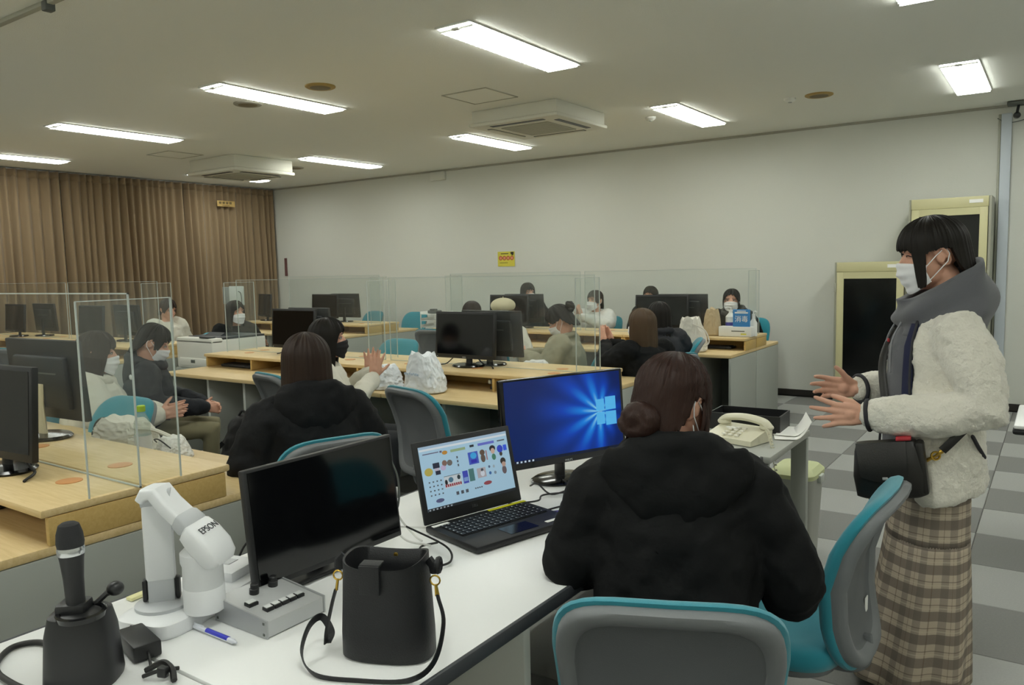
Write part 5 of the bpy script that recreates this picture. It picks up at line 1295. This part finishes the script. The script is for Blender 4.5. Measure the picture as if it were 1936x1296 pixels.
HC = V((0, .045, 1.487)); Mh = Matrix.Translation(HC) @ Matrix.Rotation(R(4), 4, 'Z') @ Matrix.Rotation(R(-10), 4, 'X')
NB = V((0, -.015, 1.335))
g = G(); head_geo(g, Mh); g.tube([NB-V((0, 0, .06)), NB+V((0, .0, .02)), Mh @ V((0, -.022, -.075))], [.062, .052, .048], 14, round_=True)
g.rings([(0, .02, .74, .10, .08), (0, .02, .82, .125, .092), (0, .01, 1.0, .125, .095), (0, .02, 1.15, .13, .10), (0, .01, 1.24, .11, .075), (0, .0, 1.33, .055, .05)], 20)
arm = dict(sL=V((-.165, .005, 1.27)), eL=V((-.250, -.035, 1.015)), wL=V((-.165, .255, .975)), sR=V((.165, .005, 1.27)), eR=V((.25, -.03, 1.03)), wR=V((.10, .25, 1.02)))
for k in 'LR': g.tube([arm['s'+k]+V((0, 0, -.035)), arm['e'+k], arm['w'+k]], [.038, .036, .026], 12, round_=True)
hand(g, arm['wL'], (.06, 1, .0), (1, 0, -.1), (0, .05, 1), curls=(.10, .12, .22, .30), spread=.22, s=1.0, thumb_out=.3)
hand(g, arm['wR'], (-.10, 1, .06), (-1, 0, -.1), (0, .05, 1), curls=(.25, .25, .3, .35), spread=.12, s=1.0, thumb_out=.9)
for q in (-1, 1):
    g.tube([V((q*.07, .02, .80)), V((q*.08, .04, .45)), V((q*.085, .03, .09))], [.062, .050, .038], 12, round_=True); g.tube([V((q*.085, -.02, .045)), V((q*.09, .15, .035))], [.036, .03], 10, round_=True)
g.fuse('body', M_skin, P1, .0042, 2, .22)
for q in (-1, 1): G().loft([[V((q*.088+.044*f*math.cos(a), .055+.13*f*math.sin(a), zz)) for a in [k*PI/8 for k in range(16)]] for f, zz in ((.95, 0), (1, .015), (.95, .05), (.55, .085))]).build('shoe', M_shoe, P1)
# skirt
def skirt(u, v, k):
    a = 2*PI*u; z = .92-v*.86; t = v
    rx = .150+.05*max(0, (t-.1))**1.2; ry = .112+.055*max(0, (t-.1))**1.2; cy = .025+.055*t*t
    fl = max(0, t-.42)/.58
    w = 1+fl*.10+fl*.085*math.sin(7*a+.6)+.01*math.sin(11*a)
    return V(((rx*w-.004*k)*math.cos(a), cy+(ry*w-.004*k)*math.sin(a), z))
G().sheet(lambda u, v, k: skirt(u, v*.43, k), 96, 14, thick=True, closed=True, uv=lambda u, v: (u*.95, .9-v*.37)).build('skirt', M_plaid, P1, 180)
G().sheet(lambda u, v, k: skirt(u, .425+v*.575, k)+V((0, 0, 0)), 160, 20, thick=True, closed=True, uv=lambda u, v: (u*1.15+.012*math.sin(7*2*PI*u), .53-v*.49)).build('skirt_flounce', M_plaid, P1, 180)
# hooded sweatshirt
g = G(); g.rings([(0, .035, .76, .155, .125), (0, .035, .80, .168, .138), (0, .04, 1.0, .165, .140), (0, .035, 1.18, .165, .130), (0, .015, 1.27, .15, .10), (0, .0, 1.32, .08, .08)], 28)
g.fuse('sweatshirt', M_sweat, P1, .010, 3, .6, [(.018, .09, 1)], 1)
def hoodf(u, v, k):
    a = 2*PI*u; c, s_ = math.cos(a), math.sin(a)        # s_=1 front, -1 back
    fr = (1+s_)/2; bk = 1-fr
    top = V((.088*c+.0*bk, .042+.098*s_-.041*bk, 1.338+.135*bk**1.2)); low = V((.145*c, .015+.120*s_-.012*bk, 1.225+.01*bk))
    mid = top.lerp(low, .55)+V((.062*c, .070*s_*(.30+.70*bk), .0+.02*bk))
    p = top*(1-v)**2+mid*2*v*(1-v)+low*v*v
    p += V((c, s_, 0))*(.010*math.sin(v*9+a*2)+.006*math.sin(5*a+v*4))
    n_ = V((c, s_, .5)).normalized(); return p-n_*(.022*k)
G().sheet(hoodf, 72, 18, thick=True, closed=True).build('hood', M_sweat, P1, 180)
g = G()
for q in (-1, 1): g.tube(bez([(q*.045, .135, 1.27), (q*.05, .165, 1.20), (q*.052, .168, 1.10)]), .0035, 6)
g.build('drawstring', mat('cord_grey', '8A8A8E', .8), P1)
G().box((.03, .163, 1.2), (.02, .006, .012), bevel=.002).build('red_tag', mat('red_tag', 'B03038', .6), P1)
# navy lining at the front edge
# fleece jacket, open at the front
prof = [(.715, .215, .155, .03), (.735, .222, .163, .03), (.80, .218, .158, .03), (.92, .208, .150, .03), (1.08, .200, .147, .03), (1.2, .192, .138, .025), (1.27, .165, .116, .015), (1.315, .122, .092, .01)]
def jk(u, v, k):
    i = min(int(v*(len(prof)-1)), len(prof)-2); t = v*(len(prof)-1)-i
    z, rx, ry, cy = (prof[i][j]*(1-t)+prof[i+1][j]*t for j in range(4))
    op = R(30-6*v); ol = R(64-22*v); a = op+(2*PI-op-ol)*u
    z += .02*math.sin(2*a+.8)*(1-v)
    return V(((rx-.028*k)*math.sin(a), cy+(ry-.028*k)*math.cos(a), z))
g = G(); g.sheet(jk, 72, 30, thick=True)
for k, q in (('L', -1), ('R', 1)):
    s_, e_, w_ = arm['s'+k], arm['e'+k], arm['w'+k]
    g.tube([s_.lerp(V((0, s_.y, s_.z-.04)), .22)+V((0, 0, -.02)), s_+V((q*.005, 0, -.015)), s_.lerp(e_, .5)+V((q*.012, -.02, 0)), e_+V((q*.0, -.025, .005)), e_.lerp(w_, .35)+V((0, 0, -.012)), e_.lerp(w_, .75)+V((0, 0, -.005)), e_.lerp(w_, .88)], [.068, .080, .080, .078, .070, .063, .054], 18, round_=True)
# collar flaps
g.fuse('fleece_jacket', M_fleece, P1, .0065, 7, .45, [(.022, .10, 1), (.012, .020, 1)], 0)
for k in 'LR':
    d = (arm['w'+k]-arm['e'+k]).normalized(); c = arm['e'+k].lerp(arm['w'+k], .965); a_, b_ = basis(d)
    G().tube([c+(a_*math.cos(t)+b_*math.sin(t))*.047 for t in [j*PI/12 for j in range(24)]], .007, 8, closed=True).build('cuff_trim', M_trim, P1)
e = [jk(0, v/12, 0) for v in range(13)]; e2 = [jk(1, v/12, 0) for v in range(13)]
for ee in (e, e2): G().tube([p+V((0, .006, 0)) for p in ee[3:]], [(.004, .006)]*10, 6).build('front_trim', M_trim, P1)
def lining(u, v, k):
    p = jk(1, .30+.62*v, 0); a_ = math.atan2(p.x, p.y-.03)+(u*.20); r_ = .985-.03*u-.03*k
    return V((math.hypot(p.x, p.y-.03)*r_*math.sin(a_), .03+math.hypot(p.x, p.y-.03)*r_*math.cos(a_), p.z))
G().sheet(lining, 8, 12, thick=True).build('navy_lining', mat('navy_lining', '1C2140', .85), P1, 180)
def skinpt(y, z, off=.0):   # left flank of the jacket
    a = math.acos(max(-1, min(1, (y-.03)/.158))); return V((-(.212+off)*math.sin(a), y, z))
G().tube([skinpt(-.045, .925, .012), skinpt(-.062, .895, .013), skinpt(-.092, .85, .013)], .006, 8, round_=True).build('pocket_trim', M_trim, P1)
# hair with fringe, side lock and short back
H1 = [(0, .030), (20, .028), (36, .022), (48, -.04), (56, -.085), (66, -.08), (72, .008), (90, .014), (106, .010), (116, -.05), (140, -.105), (180, -.115), (220, -.105), (244, -.05), (254, .010), (270, .014), (288, .010), (296, .004), (302, -.095), (314, -.105), (319, .016), (330, .026), (345, .030)]
h = hair_shell(G(), Mh, H1, seed=3.3, nphi=220, nt=30, strand=.0035, r=(.088, .108, .100)).build('hair', M_hairB, P1, 70)
make_mask(Mh, M_maskw, P1); face_bits(Mh, P1, closed=True)
# --- crossbody bag (hangs from her shoulder)
B = thing('shoulder_bag', 'black leather crossbody bag hanging at the standing woman\'s hip', 'bag', (-.303, 2.921, 0), R(107.5))
BT = Matrix.Translation((-.225, .19, .822)) @ Matrix.Rotation(R(-12), 4, 'Z') @ Matrix.Rotation(R(-8), 4, 'X') @ Matrix.Scale(.86, 4)
M_lea2 = mat('black_leather_soft', '191715', .38, bump=.1, bscale=260)
def bb(hy, hx, z, p=4): return [BT @ V((srect(j/36, hx, hy, p)[0], srect(j/36, hx, hy, p)[1], z)) for j in range(36)]
G().loft([bb(.095, .034, -.105), bb(.118, .045, -.095), bb(.122, .050, -.02), bb(.108, .044, .07), bb(.098, .032, .098)]).build('pouch', M_lea2, B, 60)
G().sheet(lambda u, v, k: BT @ V((-.034-.022*math.sin(v*PI*.55)-.006*(1-k), (u-.5)*(.165-.01*v)+.015, .102-v*.118-(.022*(1-(2*u-1)**2))*v)), 20, 12, thick=True).build('flap', M_lea2, B, 60)
G().box((-.062, .012, -.025), (.004, .018, .010), BT, bevel=.002).build('clasp', M_silver, B)
G().box((.0, -.108, .0), (.075, .03, .19), BT, bevel=.012).build('side_gusset', M_lea2, B)
G().tube([BT @ V((-.03, .075, -.10)), BT @ V((-.03, .075, -.125))], .003, 6).build('tassel_cord', M_lea2, B)
G().tube([BT @ V((-.03, .075, -.125)), BT @ V((-.03, .075, -.14)), BT @ V((-.03, .077, -.19))], [.008, .014, .018], 8).build('tassel', M_lea2, B)
G().box((-.01, -.06, .108), (.04, .05, .012), BT, bevel=.003).build('red_lining', MATS['red_tag'], B)
sp_ = bez([skinpt(.045, .885, .022), skinpt(.01, .925, .022), skinpt(-.05, .985, .020), skinpt(-.10, 1.035, .014), (-.10, -.128, 1.10), (.0, -.130, 1.19), (.09, -.105, 1.28), (.12, .0, 1.36), (.10, .09, 1.30), (.02, .178, 1.15), (-.08, .185, 1.0), (-.15, .20, .93)], 8)
G().tube(sp_, [(.003, .013)]*len(sp_), 8, up=V((0, 0, 1))).build('strap', M_lea2, B)
c = skinpt(.062, .868, .024); G().tube([c+V((0, .012*math.cos(t), .012*math.sin(t))) for t in [j*PI/6 for j in range(12)]], .0035, 6, closed=True).build('gold_ring', M_gold, B)
G().tube([skinpt(.085, .850, .024), skinpt(.062, .868, .026), skinpt(.045, .885, .024)], [.006, .004, .007], 8).build('gold_clasp', M_gold, B)
